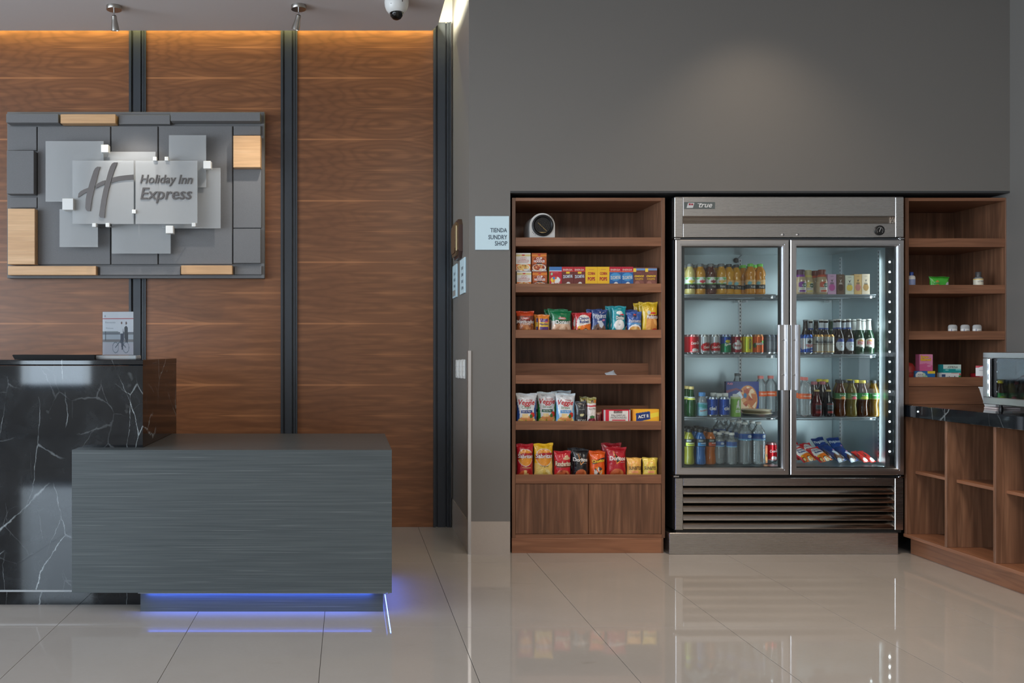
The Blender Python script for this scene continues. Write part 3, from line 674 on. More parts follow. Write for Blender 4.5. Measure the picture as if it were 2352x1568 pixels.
# ---------------------------------------------------------------- plates and switches on the pillar
Yq = -.010
x0, x1, z0, z1 = PX(1092, Yq), PX(1169.5, Yq), PZ(573.5, Yq), PZ(496, Yq)
t = thing('shop_sign', 'square pale blue sign with dark lettering on the grey pillar beside the shelves', 'sign', ((x0 + x1) / 2, 0, (z0 + z1) / 2))
plate_blue = plain('pale_blue_plate', S(204, 230, 240), .3)
B().box(x0, x1, Yq, -.0005, z0, z1, .001).put('plate', plate_blue, t)
fq = lambda X, Z: (X, Yq - .0004, Z)
for s_, py, pxa, pxb in (('TIENDA', 528.5, 1126, 1164.5), ('SUNDRY', 544.5, 1121.5, 1164.8), ('SHOP', 558.8, 1136.5, 1165.2)):
    letter(t, s_, fq, (pxb - pxa) * (Yq - CAMY) / F, S(62, 84, 104), PX((pxa + pxb) / 2, Yq) - WL[t.name][0], PZ(py, Yq) - WL[t.name][2], ratio=1.28, bold=.016)
def side_plate(name, label, cat, ya, yb, za, zb, th=.010):
    return thing(name, label, cat, (XP, (ya + yb) / 2, (za + zb) / 2)), ya, yb, za, zb
def word(t, s, ycen, zc, wid, xq, hgt):
    v, f, sz = text_data(s, .01); k = wid / sz[0]; kz = hgt / sz[1]; base = WL[t.name]
    link('lettering', mesh_np('lettering', [(xq - base[0], ycen - p[0] * k - base[1], zc + p[1] * kz - base[2]) for p in v], f), ink(S(66, 84, 104)), t)
XS = XP - .010
for nm, (ya, yb), (pa, pb), rows in (('first', (.135, .365), (597, 677), ('ELEVADOR', 'ROOMS', 'GIMNASIO', 'GYM')), ('second', (.545, .765), (612, 685), ('SALA', 'MEETING', 'BANOS', 'REST'))):
    zc = PZ((pa + pb) / 2, (ya + yb) / 2) ; 
    z1 = zc + .118; z0 = zc - .104
    lab = 'pale blue direction plate on the side of the pillar, nearer the front corner' if nm == 'first' else 'pale blue direction plate with a small sticker, further back on the pillar side'
    t = thing('direction_plate', lab, 'sign', (XP, (ya + yb) / 2, zc), 'direction plates on the pillar side')
    B().box(XS, XP - .0005, ya, yb, z0, z1, .001).put('plate', plate_blue, t)
    for i, rw in enumerate(rows): word(t, rw, (ya + yb) / 2 - .012, z1 - .060 - i * .042, .085, XS - .0006, .020)
    if nm == 'second': B().box(XS - .002, XS, yb - .17, yb - .03, z0 + .012, z0 + .05).put('sticker', plain('grey_sticker', S(150, 146, 142), .5), t)
# bronze plaque on an eight-sided wooden board
yc, zc = .43, PZ(552, .43); base_pts = [(-.085, -.125), (.085, -.125), (.125, -.085), (.125, .085), (.085, .125), (-.085, .125), (-.125, .085), (-.125, -.085)]
t = thing('award_plaque', 'eight-sided wooden plaque with a bronze relief on the pillar side', 'plaque', (XP, yc, zc))
B().prism([(yc + a * 1.15, zc + b) for a, b in base_pts], 'X', XP - .0005, XP - .026).put('board', plain('dark_board', S(74, 52, 46), .35), t)
B().prism([(yc + a * 1.0, zc + b * .86) for a, b in base_pts], 'X', XP - .026, XP - .040).prism([(yc + a * .8, zc + b * .7) for a, b in base_pts], 'X', XP - .040, XP - .048).put('bronze_relief', speckled('aged_bronze', S(120, 98, 76), .4, 60, .45, .8, metal=.5), t)
B().box(XP - .043, XP - .036, yc - .128, yc - .121, zc - .080, zc + .080).put('brass_edge', plain('brass_edge', S(214, 196, 150), .3), t)
# switch plates in a row
for i, lab in enumerate(('white switch plate on the pillar side, nearest the aluminium corner guard', 'white switch plate in the middle of the row of three on the pillar', 'white switch plate at the far end of the row, nearest the steel post')):
    ya = .145 + i * .155; yb = ya + .140; zc = PZ(847, ya + .07); z0, z1 = zc - .060, zc + .060
    t = thing('switch_plate', lab, 'light switch', (XP, (ya + yb) / 2, zc), 'white switch plates on the pillar side')
    B().box(XP - .009, XP - .0005, ya, yb, z0, z1, .002).put('plate', M['white_plastic'], t)
    for k in range(3):
        zz = z0 + .014 + k * .032
        B().prism([(XP - .009, zz), (XP - .0135, zz + .002), (XP - .0115, zz + .028), (XP - .009, zz + .030)], 'Y', ya + .03, yb - .03).put('rocker', M['white_plastic'], t)

# ---------------------------------------------------------------- tall shelf cabinet left of the refrigerator
YC = .03; CB = .50                       # cabinet front and back
TH = .0215
cx0, cx1, cz1 = PX(1176, YC), PX(1527.5, YC), PZ(454, YC)
cb = thing('shelf_cabinet', 'tall walnut open shelf cabinet with snacks, between grey pillar and refrigerator', 'cabinet', ((cx0 + cx1) / 2, YC, 0))
zk = PZ(1235, YC)
B().box(cx0, cx0 + TH, YC, CB, zk, cz1, .0008).put('side_panel', M['wood_z'], cb)
B().box(cx1 - TH, cx1, YC, CB, zk, cz1, .0008).put('side_panel', M['wood_z'], cb)
B().box(cx0 + TH, cx1 - TH, YC, CB, cz1 - TH * .9, cz1, .0008).put('top_panel', M['wood_x'], cb)
B().box(cx0 + TH, cx1 - TH, CB - .012, CB, zk, cz1 - TH).put('back_panel', M['wood_z'], cb)
B().box(cx0 + TH, cx1 - TH, YC, CB - .012, zk, PZ(1227, YC), .0008).put('bottom_panel', M['wood_x'], cb)
B().box(cx0 - .002, cx1 - .012, YC - .004, CB, 0, zk - .0005, .0008).put('plinth', M['wood_x'], cb)
B().box(cx1 - .024, cx1 - .011, YC - .0048, YC + .05, 0.0005, zk - .001, .0008).put('plinth_end', M['wood_z'], cb)
LIPS = [(545, 565), (651, 671), (757, 776), (861, 881), (967, 987), (1090, 1110.5)]
SURF = []
def shelf_unit(parent, x0, x1, lips, surf, back=CB - .012):
    for a, b in lips:
        zb, zt = PZ(b, YC), PZ(a, YC)
        B().box(x0, x1, YC + .001, YC + .020, zb, zt, .0012).put('shelf_lip', M['wood_x'], parent)
        B().box(x0, x1, YC + .020, back, zb, zb + .020).put('shelf_board', M['wood_x'], parent)
        surf.append(zb + .0205)
shelf_unit(cb, cx0 + TH + .0005, cx1 - TH - .0005, LIPS, SURF)
for zt, zs in ((PZ(834, .27), SURF[3]), (PZ(931, .27), SURF[4])):
    B().box(cx0 + TH + .001, PX(1490, .27), .27, .288, zs, zt, .001).put('rear_rail', M['wood_x'], cb)
xm_ = (cx0 + cx1) / 2
for xa, xb in ((cx0 + TH + .002, xm_ - .0015), (xm_ + .0015, cx1 - TH - .002)):
    B().box(xa, xb, YC + .004, YC + .024, PZ(1226, YC), PZ(1111.5, YC), .001).put('cabinet_door', M['wood_z'], cb)

# ---------------------------------------------------------------- counter and shelf cabinet right of the refrigerator
XCF = 3.385; zct, zcb = .907, .836       # counter front, top and underside
rx0, rx1 = PX(2079.5, YC), PX(2317.5, YC)
rb = thing('wall_shelf_unit', 'walnut shelf unit with toiletries standing on the marble counter by the refrigerator', 'shelf unit', ((rx0 + rx1) / 2, YC, zct))
B().box(rx0, rx0 + TH, YC, CB, zct + .001, cz1, .0008).put('side_panel', M['wood_z'], rb)
B().box(rx1 - TH, rx1, YC, CB, zct + .001, cz1, .0008).put('side_panel', M['wood_z'], rb)
B().box(rx0 + TH, rx1 - TH, YC, CB, cz1 - TH * .9, cz1, .0008).put('top_panel', M['wood_x'], rb)
B().box(rx0 + TH, rx1 - TH, CB - .012, CB, zct + .001, cz1 - TH).put('back_panel', M['wood_z'], rb)
RLIPS = [(547, 567), (654, 674), (760, 780), (866, 887)]; RSURF = []
shelf_unit(rb, rx0 + TH + .0005, rx1 - TH - .0005, RLIPS, RSURF)
B().box(rx0 + TH + .001, rx1 - TH - .001, YC + .012, YC + .03, zct + .001, PZ(887.5, YC)).put('fascia_board', M['wood_x'], rb)
cc = thing('counter_cabinet', 'low walnut counter cabinet with open cubbyholes facing the lobby', 'cabinet', (XCF + .3, -1.0, 0))
yc0, yc1 = -2.30, .02
B().box(XCF + .045, XR - .01, yc0, yc1, 0, .103).put('plinth', M['wood_y'], cc)
B().box(XCF, XR - .01, yc0, yc1, .1035, .1225, .0008).put('bottom_board', M['wood_y'], cc)
B().box(XR - .03, XR - .012, yc0, yc1, .1230, zcb - .001).put('back_panel', M['wood_z'], cc)
yd = [.002, -.363, -.742, -1.121, -1.50, -1.879, -2.28]
for y in yd: B().box(XCF + .0005, XR - .031, y - .0095, y + .0095, .1230, zcb - .001, .0008).put('divider', M['wood_z'], cc)
for a, b in zip(yd, yd[1:]): B().box(XCF + .055, XR - .031, b + .0105, a - .0105, .489, .506, .0008).put('cubby_shelf', M['wood_y'], cc)
tp = thing('marble_worktop', 'black veined marble worktop on the walnut counter', 'worktop', (XCF + .3, -1.0, zcb))
B().box(XCF - .012, XR - .006, yc0 - .02, .028, zcb, zct, .003, 2).box(XCF + .001, XR - .006, .028, .49, zcb, zct).put('slab', M['marble'], tp)

# ---------------------------------------------------------------- countertop oven at the right edge
xo = 3.60; yo1 = -.356; yo0 = -.90; zo0, zo1 = .934, 1.2265
mo = thing('countertop_oven', 'stainless countertop oven with dark glass door on the marble worktop', 'oven', (xo + .17, (yo0 + yo1) / 2, zct))
B().box(xo + .02, xo + .36, yo0, yo1, zo0, zo1, .004).put('housing', M['steel_y'], mo)
fr = B(); fw, fh = .038, .034
fr.box(xo, xo + .02, yo0, yo1, zo1 - fh, zo1, .003).box(xo, xo + .02, yo0, yo1, zo0, zo0 + fh + .006, .003).box(xo, xo + .02, yo1 - fw, yo1, zo0 + fh + .0065, zo1 - fh - .0005, .002).box(xo, xo + .02, yo0 + .0, yo0 + .13, zo0 + fh + .0065, zo1 - fh - .0005, .002)
fr.put('door_surround', M['steel_y'], mo)
B().box(xo + .010, xo + .014, yo0 + .13, yo1 - fw, zo0 + fh, zo1 - fh).put('door_pane', M['micro_glass'], mo)
B().box(xo - .012, xo + .006, yo1 - fw - .030, yo1 - fw - .012, zo0 + fh + .008, zo1 - fh - .001, .003).put('door_handle', M['chrome'], mo)
for yy in (yo1 - .10, yo0 + .1):
    for xx in (xo + .03, xo + .33): B().lathe([(0, zct + .0005), (.011, zct + .0005), (.011, zct + .012), (.008, zct + .018), (.008, zo0 + .002), (0, zo0 + .002)], (xx, yy, 0), 14).put('foot', M['black_plastic'], mo, True)
# white folded card behind the oven
yq = yo1 + .035
t = thing('paper_cup', 'tapered white paper container standing on the worktop behind the oven', 'container', (PX(2283, yq + .05), yq + .05, zct))
B().lathe([(0, .001), (.062, .001), (.090, .108), (.094, .110), (.094, .116), (.088, .116), (.086, .108), (.059, .006), (0, .006)], (PX(2283, yq + .06) + .03, yq + .07, zct), 4, Matrix.Rotation(PI / 4, 3, 'Z')).put('container_wall', M['white_plastic'], t)
t = thing('paper_tray', 'flat pinkish white card lying under the back corner of the oven', 'card', (3.69, -.40, zct))
B().box(3.615, 3.75, -.442, -.345, zct + .0006, zct + .010, .001).put('card_board', plain('pinkish_card', S(226, 210, 206), .6), t)

# ---------------------------------------------------------------- glass door refrigerator
YF = -.0; YD = -.035                      # header face, door face
fx0, fx1 = PX(1549, YF), PX(2076, YF)
fr = thing('glass_door_refrigerator', 'two-door stainless merchandiser refrigerator full of drinks', 'refrigerator', ((fx0 + fx1) / 2, YF, 0))
fz0, fz1 = PZ(1217, YF), PZ(452.5, YF)
ix0, ix1, iz0, iz1, iy1 = 2.030, 3.302, PZ(1071, .05), PZ(560, .05), .655
# insulated body: outer shell with the lined inside
B().box(fx0 + .004, ix0, .04, .70, fz0, fz1 - .01).box(ix1, fx1 - .004, .04, .70, fz0, fz1 - .01).box(ix0, ix1, .04, .70, iz1, fz1 - .01).box(ix0, ix1, .04, .70, fz0, iz0 - .004).box(ix0, ix1, iy1 + .004, .70, iz0, iz1).put('outer_body', M['black_plastic'], fr)
B().box(ix0, ix0 + .003, .05, iy1, iz0, iz1).box(ix1 - .003, ix1, .05, iy1, iz0, iz1).box(ix0, ix1, iy1, iy1 + .003, iz0, iz1).box(ix0, ix1, .05, iy1, iz0 - .003, iz0).box(ix0, ix1, .05, iy1, iz1 - .003, iz1).put('liner', M['steel_inner'], fr)
# front frame round the door openings and the centre mullion
xmid = PX(1814, YD)
B().box(xmid - .034, xmid + .034, .0, .045, iz0, iz1).box(fx0 + .006, ix0 + .012, .0, .045, iz0, iz1).box(ix1 - .012, fx1 - .006, .0, .045, iz0, iz1).box(fx0 + .006, fx1 - .006, .0, .045, iz1 - .012, iz1 + .03).box(fx0 + .006, fx1 - .006, .0, .045, iz0 - .028, iz0).put('door_opening', plain('dark_gasket', S(44, 50, 56), .45), fr)
# header: two steel bands with a rounded groove between, posts at both ends
hz = [PZ(p, YF) for p in (452.5, 496.5, 513, 545)]
B().box(PX(1569, YF), PX(2056, YF), YF, .04, hz[1], hz[0] - .001, .002).put('header_band', M['steel'], fr)
B().box(PX(1569, YF), PX(2056, YF), YF, .04, hz[3], hz[2], .002).put('header_band', M['steel'], fr)
n = 8; gp = [(.0 + .028 * math.sin(PI * i / n), hz[2] + (hz[1] - hz[2]) * i / n) for i in range(n + 1)]
B().prism(gp + [(.045, hz[1]), (.045, hz[2])], 'X', PX(1569, YF), PX(2056, YF)).put('grip_groove', M['louver'], fr, True)
for a, b in ((1549.5, 1568.5), (2056.7, 2076)):
    B().box(PX(a, YF), PX(b, YF), YF - .001, .05, hz[3], hz[0], .003).put('header_post', M['steel'], fr)
B().box(fx0 + .003, fx1 - .003, YF + .002, .06, hz[0] - .003, hz[0] + .001).put('header_cap', M['steel'], fr)
# badge plate
bd = B().box(PX(1571, YF), PX(1642, YF), YF - .003, YF, PZ(479.5, YF), PZ(464, YF), .0008).put('badge', plain('badge_grey', S(92, 100, 100), .4), fr)
bo = WL[bd.name]; fb = lambda X, Z: (X, YF - .0034 - bo[1], Z)
letter(bd, 'true', fb, .080, S(225, 225, 225), PX(1620, YF) - bo[0], PZ(471.5, YF) - bo[2], bold=.01, shear=.35, ratio=.95)
B().box(PX(1602, YF), PX(1612, YF), YF - .0036, YF - .003, PZ(468.2, YF), PZ(467.3, YF)).put('underline', plain('badge_rule', S(225, 225, 225)), bd)
B().prism([(PX(1576.5, YF), PZ(477.5, YF)), (PX(1591, YF), PZ(477.5, YF)), (PX(1594.5, YF), PZ(465.8, YF)), (PX(1580, YF), PZ(465.8, YF))], 'Y', YF - .0034, YF - .003).put('emblem_plate', plain('badge_white', S(200, 202, 204)), bd)
B().box(PX(1581.5, YF), PX(1586, YF), YF - .0038, YF - .0034, PZ(471.5, YF), PZ(467, YF)).box(PX(1587, YF), PX(1591.5, YF), YF - .0038, YF - .0034, PZ(471.5, YF), PZ(467.5, YF)).put('emblem_mark', plain('badge_red', S(150, 50, 62)), bd)
# dial thermometer
tx, tz = PX(2019.5, YF), PZ(529, YF); Rf = Matrix.Rotation(PI / 2, 3, 'X')
dl = B().lathe([(0, 0), (.0295, 0), (.0295, .008), (.026, .010), (.0245, .006), (0, .006)], (tx, YF, tz), 32, Rf).put('thermometer', M['black_plastic'], fr, True)
dk = B()
for k in range(11):
    a = math.radians(215 - k * 25); dk.cyl((tx + .016 * math.cos(a), YF - .0065, tz + .016 * math.sin(a)), (tx + .021 * math.cos(a), YF - .0065, tz + .021 * math.sin(a)), .0008, seg=6)
dk.put('dial_scale', M['white_plastic'], dl)
B().cyl((tx - .004, YF - .0075, tz - .009), (tx + .006, YF - .0075, tz + .015), .0011, seg=6).put('needle', M['white_plastic'], dl)
for px in (1797.5, 1831.5):
    B().lathe([(0, 0), (.008, 0), (.008, .004), (.0055, .006), (0, .006)], (PX(px, YF), YF, PZ(539, YF)), 18, Rf).put('lock', M['chrome'], fr, True)
    B().box(PX(px + 2.2, YF), PX(px + 4.5, YF), YF - .003, YF, PZ(540, YF), PZ(538, YF)).put('lock_tab', M['chrome'], fr)
# doors
def fridge_door(pxa, pxb, pya, pyb, handle_side):
    x0, x1, z1, z0 = PX(pxa, YD), PX(pxb, YD), PZ(pya, YD), PZ(pyb, YD)
    wv = .041
    pr = [(0, .030), (0, .004), (.004, 0), (.026, 0), (.0275, .0035), (.0295, .0035), (.031, .001), (.035, .001), (wv, .012), (wv, .030)]   # inward offset, depth
    b = bmesh.new(); rings = []
    for d, y in pr:
        rings.append([b.verts.new((xx, YD + y, zz)) for xx, zz in ((x0 + d, z0 + d), (x1 - d, z0 + d), (x1 - d, z1 - d), (x0 + d, z1 - d))])
    for r0, r1 in zip(rings, rings[1:] + rings[:1]):
        for i in range(4): b.faces.new((r0[i], r0[(i + 1) % 4], r1[(i + 1) % 4], r1[i]))
    bb = B(); bb.bm.free(); bb.bm = b
    dr = bb.put('fridge_door', M['alu'], fr, origin=(x0, YD, z0))
    dr.location = Vector((x0, YD, z0)) - WL[fr.name]
    B().box(x0 + wv - .004, x1 - wv + .004, YD + .016, YD + .019, z0 + wv - .004, z1 - wv + .004).put('glass_pane', M['door_glass'], dr)
    gk = B(); g = .010
    gk.box(x0 + wv - .002, x0 + wv + g * .3, YD + .020, YD + .030, z0 + wv, z1 - wv).box(x1 - wv - g, x1 - wv + .002, YD + .020, YD + .030, z0 + wv, z1 - wv).box(x0 + wv, x1 - wv, YD + .020, YD + .030, z1 - wv - g * .4, z1 - wv + .002).box(x0 + wv, x1 - wv, YD + .020, YD + .030, z0 + wv - .002, z0 + wv + g * .6)
    gk.put('gasket', plain('dark_gasket', S(44, 50, 56), .45), dr)
    # long channel handle with two fixing screws
    za, zb = PZ(895.5, YD), PZ(746, YD)
    if handle_side > 0: ha, hb = PX(1788.5, YD - .02), PX(1813, YD - .02)
    else: ha, hb = PX(1817, YD - .02), PX(1836, YD - .02)
    q = hb - ha
    pr = [(0, 0), (0, -.012), (.12, -.016), (.28, -.016), (.34, -.009), (.62, -.009), (.70, -.030), (.74, -.034), (.97, -.034), (1, -.031), (1, -.026), (.82, -.026), (.82, 0)]
    B().prism([(ha + a * q, YD + y) for a, y in pr], 'Z', za, zb).put('door_handle', M['alu'], dr)
    for py in (781, 861): B().cyl((ha + .48 * q, YD - .009, PZ(py, YD)), (ha + .48 * q, YD - .012, PZ(py, YD)), .005, seg=12).put('screw', M['chrome'], dr)
    return dr
fridge_door(1552, 1812.5, 550.5, 1090, 1)
fridge_door(1816, 2077, 550.5, 1090.5, -1)
# hinges
for px, py in ((1556, 547.8), (2070, 547.8), (1553, 1094), (2070, 1095)):
    B().box(PX(px - 6, YD), PX(px + 7, YD), YD + .0, .03, PZ(py + 1.6, YD), PZ(py - 1.6, YD), .001).cyl((PX(px, YD), YD + .008, PZ(py + 2, YD)), (PX(px, YD), YD + .008, PZ(py - 2, YD)), .006, seg=10).put('hinge', M['chrome'], fr)
# machine compartment: frame, five curved louvers, plinth
ga, gb = PX(1569.5, YF), PX(2055, YF); gz1, gz0 = PZ(1097.5, YF), fz0
B().box(ga, gb, YF, .02, PZ(1115.5, YF), gz1, .0015).put('grille_rail', M['steel'], fr)
for a, b in ((1551, 1569), (2055.5, 2075)): B().box(PX(a, YF), PX(b, YF), YF - .001, .04, gz0, gz1, .003).put('grille_post', M['steel'], fr)
lz = np.linspace(PZ(1116, YF), gz0 + .002, 6)
for i in range(5):
    a, b = lz[i], lz[i + 1]; hgt = a - b; m = 10; P = []
    for k in range(m + 1):
        u = k / m; P.append((.036 * (1 - u) ** 1.35 + .0005, a - hgt * (.01 + .86 * u)))
    P += [(.002, b + .07 * hgt), (.008, b + .03 * hgt), (.014, b + .07 * hgt)]
    P += [(y + .0045, z + .0005) for y, z in reversed(P[2:m])]
    B().prism(P, 'X', ga + .0005, gb - .0005).put('louver', M['louver'], fr, True)
B().box(ga - .01, gb + .01, .052, .06, gz0, gz1 - .02).put('grille_back', M['dark_hole'], fr)
B().box(fx0 + .012, fx1 - .012, .006, .05, fz0 - .016, fz0 + .001).box(fx0 + .012, fx1 - .012, .012, .06, gz1, iz0 - .028).put('shadow_gap', M['dark_hole'], fr)
B().box(PX(1537.5, -.012), PX(2063.5, -.012), -.012, .62, 0, PZ(1223.5, -.012), .003).put('kick_plinth', M['steel'], fr)
# inside: pilasters, wire shelves, LED strip
for x, y, sx_ in ((2.665, iy1 - .008, 0), (ix1 - .005, .55, -1), (ix1 - .005, .12, -1), (ix0 + .005, .55, 1), (ix0 + .005, .12, 1)):
    if sx_: B().box(x - .004, x + .004, y - .010, y + .010, iz0 + .02, iz1 - .03).put('pilaster', M['alu'], fr)
    else: B().box(x - .010, x + .010, y - .006, y + .007, iz0 + .02, iz1 - .03).put('pilaster', M['alu'], fr)
    sb = B()
    for k in range(52):
        zz = iz0 + .04 + k * .025
        if sx_: sb.box(x + sx_ * .0042, x + sx_ * .0048, y - .0025, y + .0025, zz, zz + .012)
        else: sb.box(x - .0025, x + .0025, y - .0066, y - .0058, zz, zz + .012)
    sb.put('slot_row', M['dark_hole'], fr, kind='stuff')
FY0, FY1 = .065, .62
FS = [PZ(675.5, FY0), PZ(813.5, FY0), PZ(957.5, FY0), iz0 + .006]     # standing heights of the fridge shelves
SPAN = ((ix0 + .010, PX(1781.5, FY0)), (PX(1799, FY0), PX(2011, FY0)))
for xa, xb in SPAN:
    for z in FS[:3]:
        r = .004
        sf = B().cyl((xa, FY0, z - r), (xb, FY0, z - r), r, seg=8).cyl((xa, FY0 + .004, z - .016), (xb, FY0 + .004, z - .016), .003, seg=8).cyl((xa, FY1, z - r), (xb, FY1, z - r), r, seg=8).cyl((xa, FY0, z - r), (xa, FY1, z - r), r, seg=8).cyl((xb, FY0, z - r), (xb, FY1, z - r), r, seg=8).cyl((xa, (FY0 + FY1) / 2, z - .0075), (xb, (FY0 + FY1) / 2, z - .0075), .003, seg=8).put('wire_shelf', M['wire'], fr, True)
        wg = B(); k = int((xb - xa) / .021)
        for i in range(1, k): xx = xa + (xb - xa) * i / k; wg.box(xx - .0016, xx + .0016, FY0 - .002, FY1, z - .0035, z - .0005)
        wg.put('wire_rods', M['wire'], sf, kind='stuff')
        for xx in (xa + .004, xb - .004): B().box(xx - .006, xx + .006, FY1 - .05, FY1 + .01, z - .022, z - .009).box(xx - .006, xx + .006, FY0 + .04, FY0 + .10, z - .022, z - .009).put('shelf_clip', M['alu'], sf)
st = B().box(PX(2040, -.002), PX(2052, -.002), -.004, .0005, PZ(1047, 0), PZ(580, 0)).put('led_channel', plain('dark_gasket', S(44, 50, 56), .45), fr)
ld = B()
for k in range(20):
    zz = PZ(601.5 + k * 22.9, -.004); xx = PX(2043.5, -.004); ld.lathe([(0, .003), (.0045, .002), (.0058, 0)], (xx, -.004, zz), 10, Rf)
ld.put('led', M['led_white'], st, kind='stuff')
B().lathe([(0, 0), (.016, 0), (.018, .006), (.010, .02), (0, .022)], (PX(1690, iy1), iy1, PZ(598, iy1)), 20, Rf).put('sensor_knob', M['black_plastic'], fr, True)
B().cyl((PX(1690, iy1), iy1 - .004, PZ(598, iy1)), (PX(1704, iy1), iy1 - .004, iz1 - .002), .003, seg=6).put('sensor_cable', M['wire'], fr)

# ---------------------------------------------------------------- goods on the tall cabinet
WHITE, BLACK, RED, YEL = S(232, 230, 226), S(24, 24, 26), S(196, 36, 48), S(246, 200, 40)
ORD = ['first', 'second', 'third', 'fourth', 'fifth', 'sixth', 'seventh', 'eighth', 'ninth', 'tenth']
# fan heater
Yh = YC + .045; hx0, hx1 = PX(1217, Yh), PX(1275, Yh); hz0, hz1 = SURF[0] + .001, PZ(489, Yh); hr = (hx1 - hx0) / 2; hxm = (hx0 + hx1) / 2
t = thing('fan_heater', 'small white arched fan heater with round dark grille on the topmost shelf', 'heater', (hxm, Yh, hz0))
def arch(r, zt, ex=0.0, n=20): return [(hxm - r, hz0 + ex)] + [(hxm - r * math.cos(PI * k / n), zt - r + r * math.sin(PI * k / n)) for k in range(n + 1)] + [(hxm + r, hz0 + ex)]
B().prism(arch(hr, hz1), 'Y', Yh + .004, Yh + .19).put('housing', M['white_plastic'], t, True)
B().prism(arch(hr - .004, hz1 - .004, .003), 'Y', Yh, Yh + .0045).put('face_plate', plain('heater_face', S(214, 214, 212), .4), t, True)
gzc = hz1 - hr; rg = hr * .84
B().lathe([(rg, 0), (rg + .001, .010), (rg - .008, .013), (rg - .016, .006), (rg - .018, 0)], (hxm, Yh, gzc), 40, Rf).put('grille_ring', M['black_plastic'], t, True)
B().lathe([(0, .0005), (rg - .014, .0005), (rg - .014, .0015), (0, .0015)], (hxm, Yh, gzc), 30, Rf).put('grille_back', M['dark_hole'], t)
gb_ = B()
for rr in (.010, .022, .034, .046): gb_.lathe([(rr, .003), (rr + .0018, .003), (rr + .0018, .006), (rr, .006), (rr, .003)], (hxm, Yh, gzc), 28, Rf)
for k in range(8):
    a = PI * k / 4 + .2; gb_.cyl((hxm, Yh - .0045, gzc), (hxm + (rg - .012) * math.cos(a), Yh - .0045, gzc + (rg - .012) * math.sin(a)), .0011, seg=6)
gb_.put('grille_bars', M['black_plastic'], t, kind='stuff')
B().box(hxm - .038, hxm + .030, Yh - .0032, Yh - .0016, gzc - .045, gzc - .040).cyl((hxm - .03, Yh - .0025, gzc + .02), (hxm + .025, Yh - .0025, gzc - .034), .003, seg=6).put('heating_coil', plain('coil_brass', S(150, 128, 84), .4, metal=.6), t)
sd = B()
for a in (52, 42, 34, -128, -138, -146): aa = math.radians(a); sd.cyl((hxm + (rg + .0075) * math.cos(aa), Yh - .001, gzc + (rg + .0075) * math.sin(aa)), (hxm + (rg + .0075) * math.cos(aa), Yh + .001, gzc + (rg + .0075) * math.sin(aa)), .0022, seg=8)
sd.put('vent_dots', M['dark_hole'], t, kind='stuff')

YG1 = YC + .026
def fbox(name, label, cat, group, pxl, pxr, pyt, base, d, shapes, side, texts=(), Y=YG1, rz=0.0, h=None, **k):
    w = (pxr - pxl) * (Y - CAMY) / F - .0008
    hh = h or (PZ(pyt, Y) - base)
    return carton(name, label, cat, group, PX((pxl + pxr) / 2, Y), Y, base, w, d, hh, shapes, side, texts, rz, **k)
# noodle cups in card sleeves: two stacks of two
def noodle(white):
    bg = S(226, 224, 218) if white else S(176, 84, 38); band = S(214, 196, 130) if white else S(222, 132, 44)
    foot = S(224, 122, 40) if white else S(130, 60, 34)
    sh = [('bg', bg), ('r', 0, 1, .82, .92, band), ('r', 0, 1, 0, .40, foot), ('r', 0, 1, 0, .07, S(180, 172, 170)), ('e', .5, .20, .46, .20, S(228, 224, 216))]
    if not white: sh += [('e', .5, .62, .44, .20, S(214, 120, 44)), ('e', .5, .62, .40, .165, S(150, 62, 34)), ('r', .3, .7, .40, .46, S(60, 56, 52))]
    sh += [('food', .48, .21, .41, .17, [S(228, 190, 110), S(214, 160, 80), S(236, 208, 140), S(200, 130, 60)] if white else [S(170, 70, 40), S(206, 120, 70), S(120, 50, 34), S(222, 160, 110)], 46), ('e', .62, .30, .04, .03, S(60, 120, 50)), ('e', .5, .89, .11, .04, S(196, 50, 56)), ('r', .5, .92, .08, .13, S(206, 206, 206))]
    tx = [('CUP', .5, .70, .40, dict(out=S(190, 40, 50), bold=.03, outw=.07, ratio=1.1), S(240, 236, 230)), ('NOODLES', .5, .55, .74, dict(out=S(190, 40, 50), bold=.03, outw=.07, ratio=1.35), S(240, 236, 230))]
    return sh, tx, (S(222, 220, 214) if white else S(190, 98, 44))
h1 = .1085
for col, (pa, pb), (pc, pd) in ((True, (1187, 1220.5), (1185.2, 1219)), (False, (1223, 1256.5), (1221.5, 1255.5))):
    sh, tx, sd_ = noodle(col); nm = 'white' if col else 'brown'
    fbox('noodle_cup_box', 'lower %s instant noodle box, cut off by the shelf lip' % nm, 'noodle box', 'boxes of instant noodles', pa, pb, 0, SURF[1], .075, sh, sd_, tx, Y=YG1 + .004, h=h1)
    fbox('noodle_cup_box', 'upper %s instant noodle box stacked on another of its kind' % nm, 'noodle box', 'boxes of instant noodles', pc, pd, 0, SURF[1] + h1 + .0012, .075, sh, sd_, tx, Y=YG1 + .001, h=PZ(581, YG1) - SURF[1] - h1 - .001)
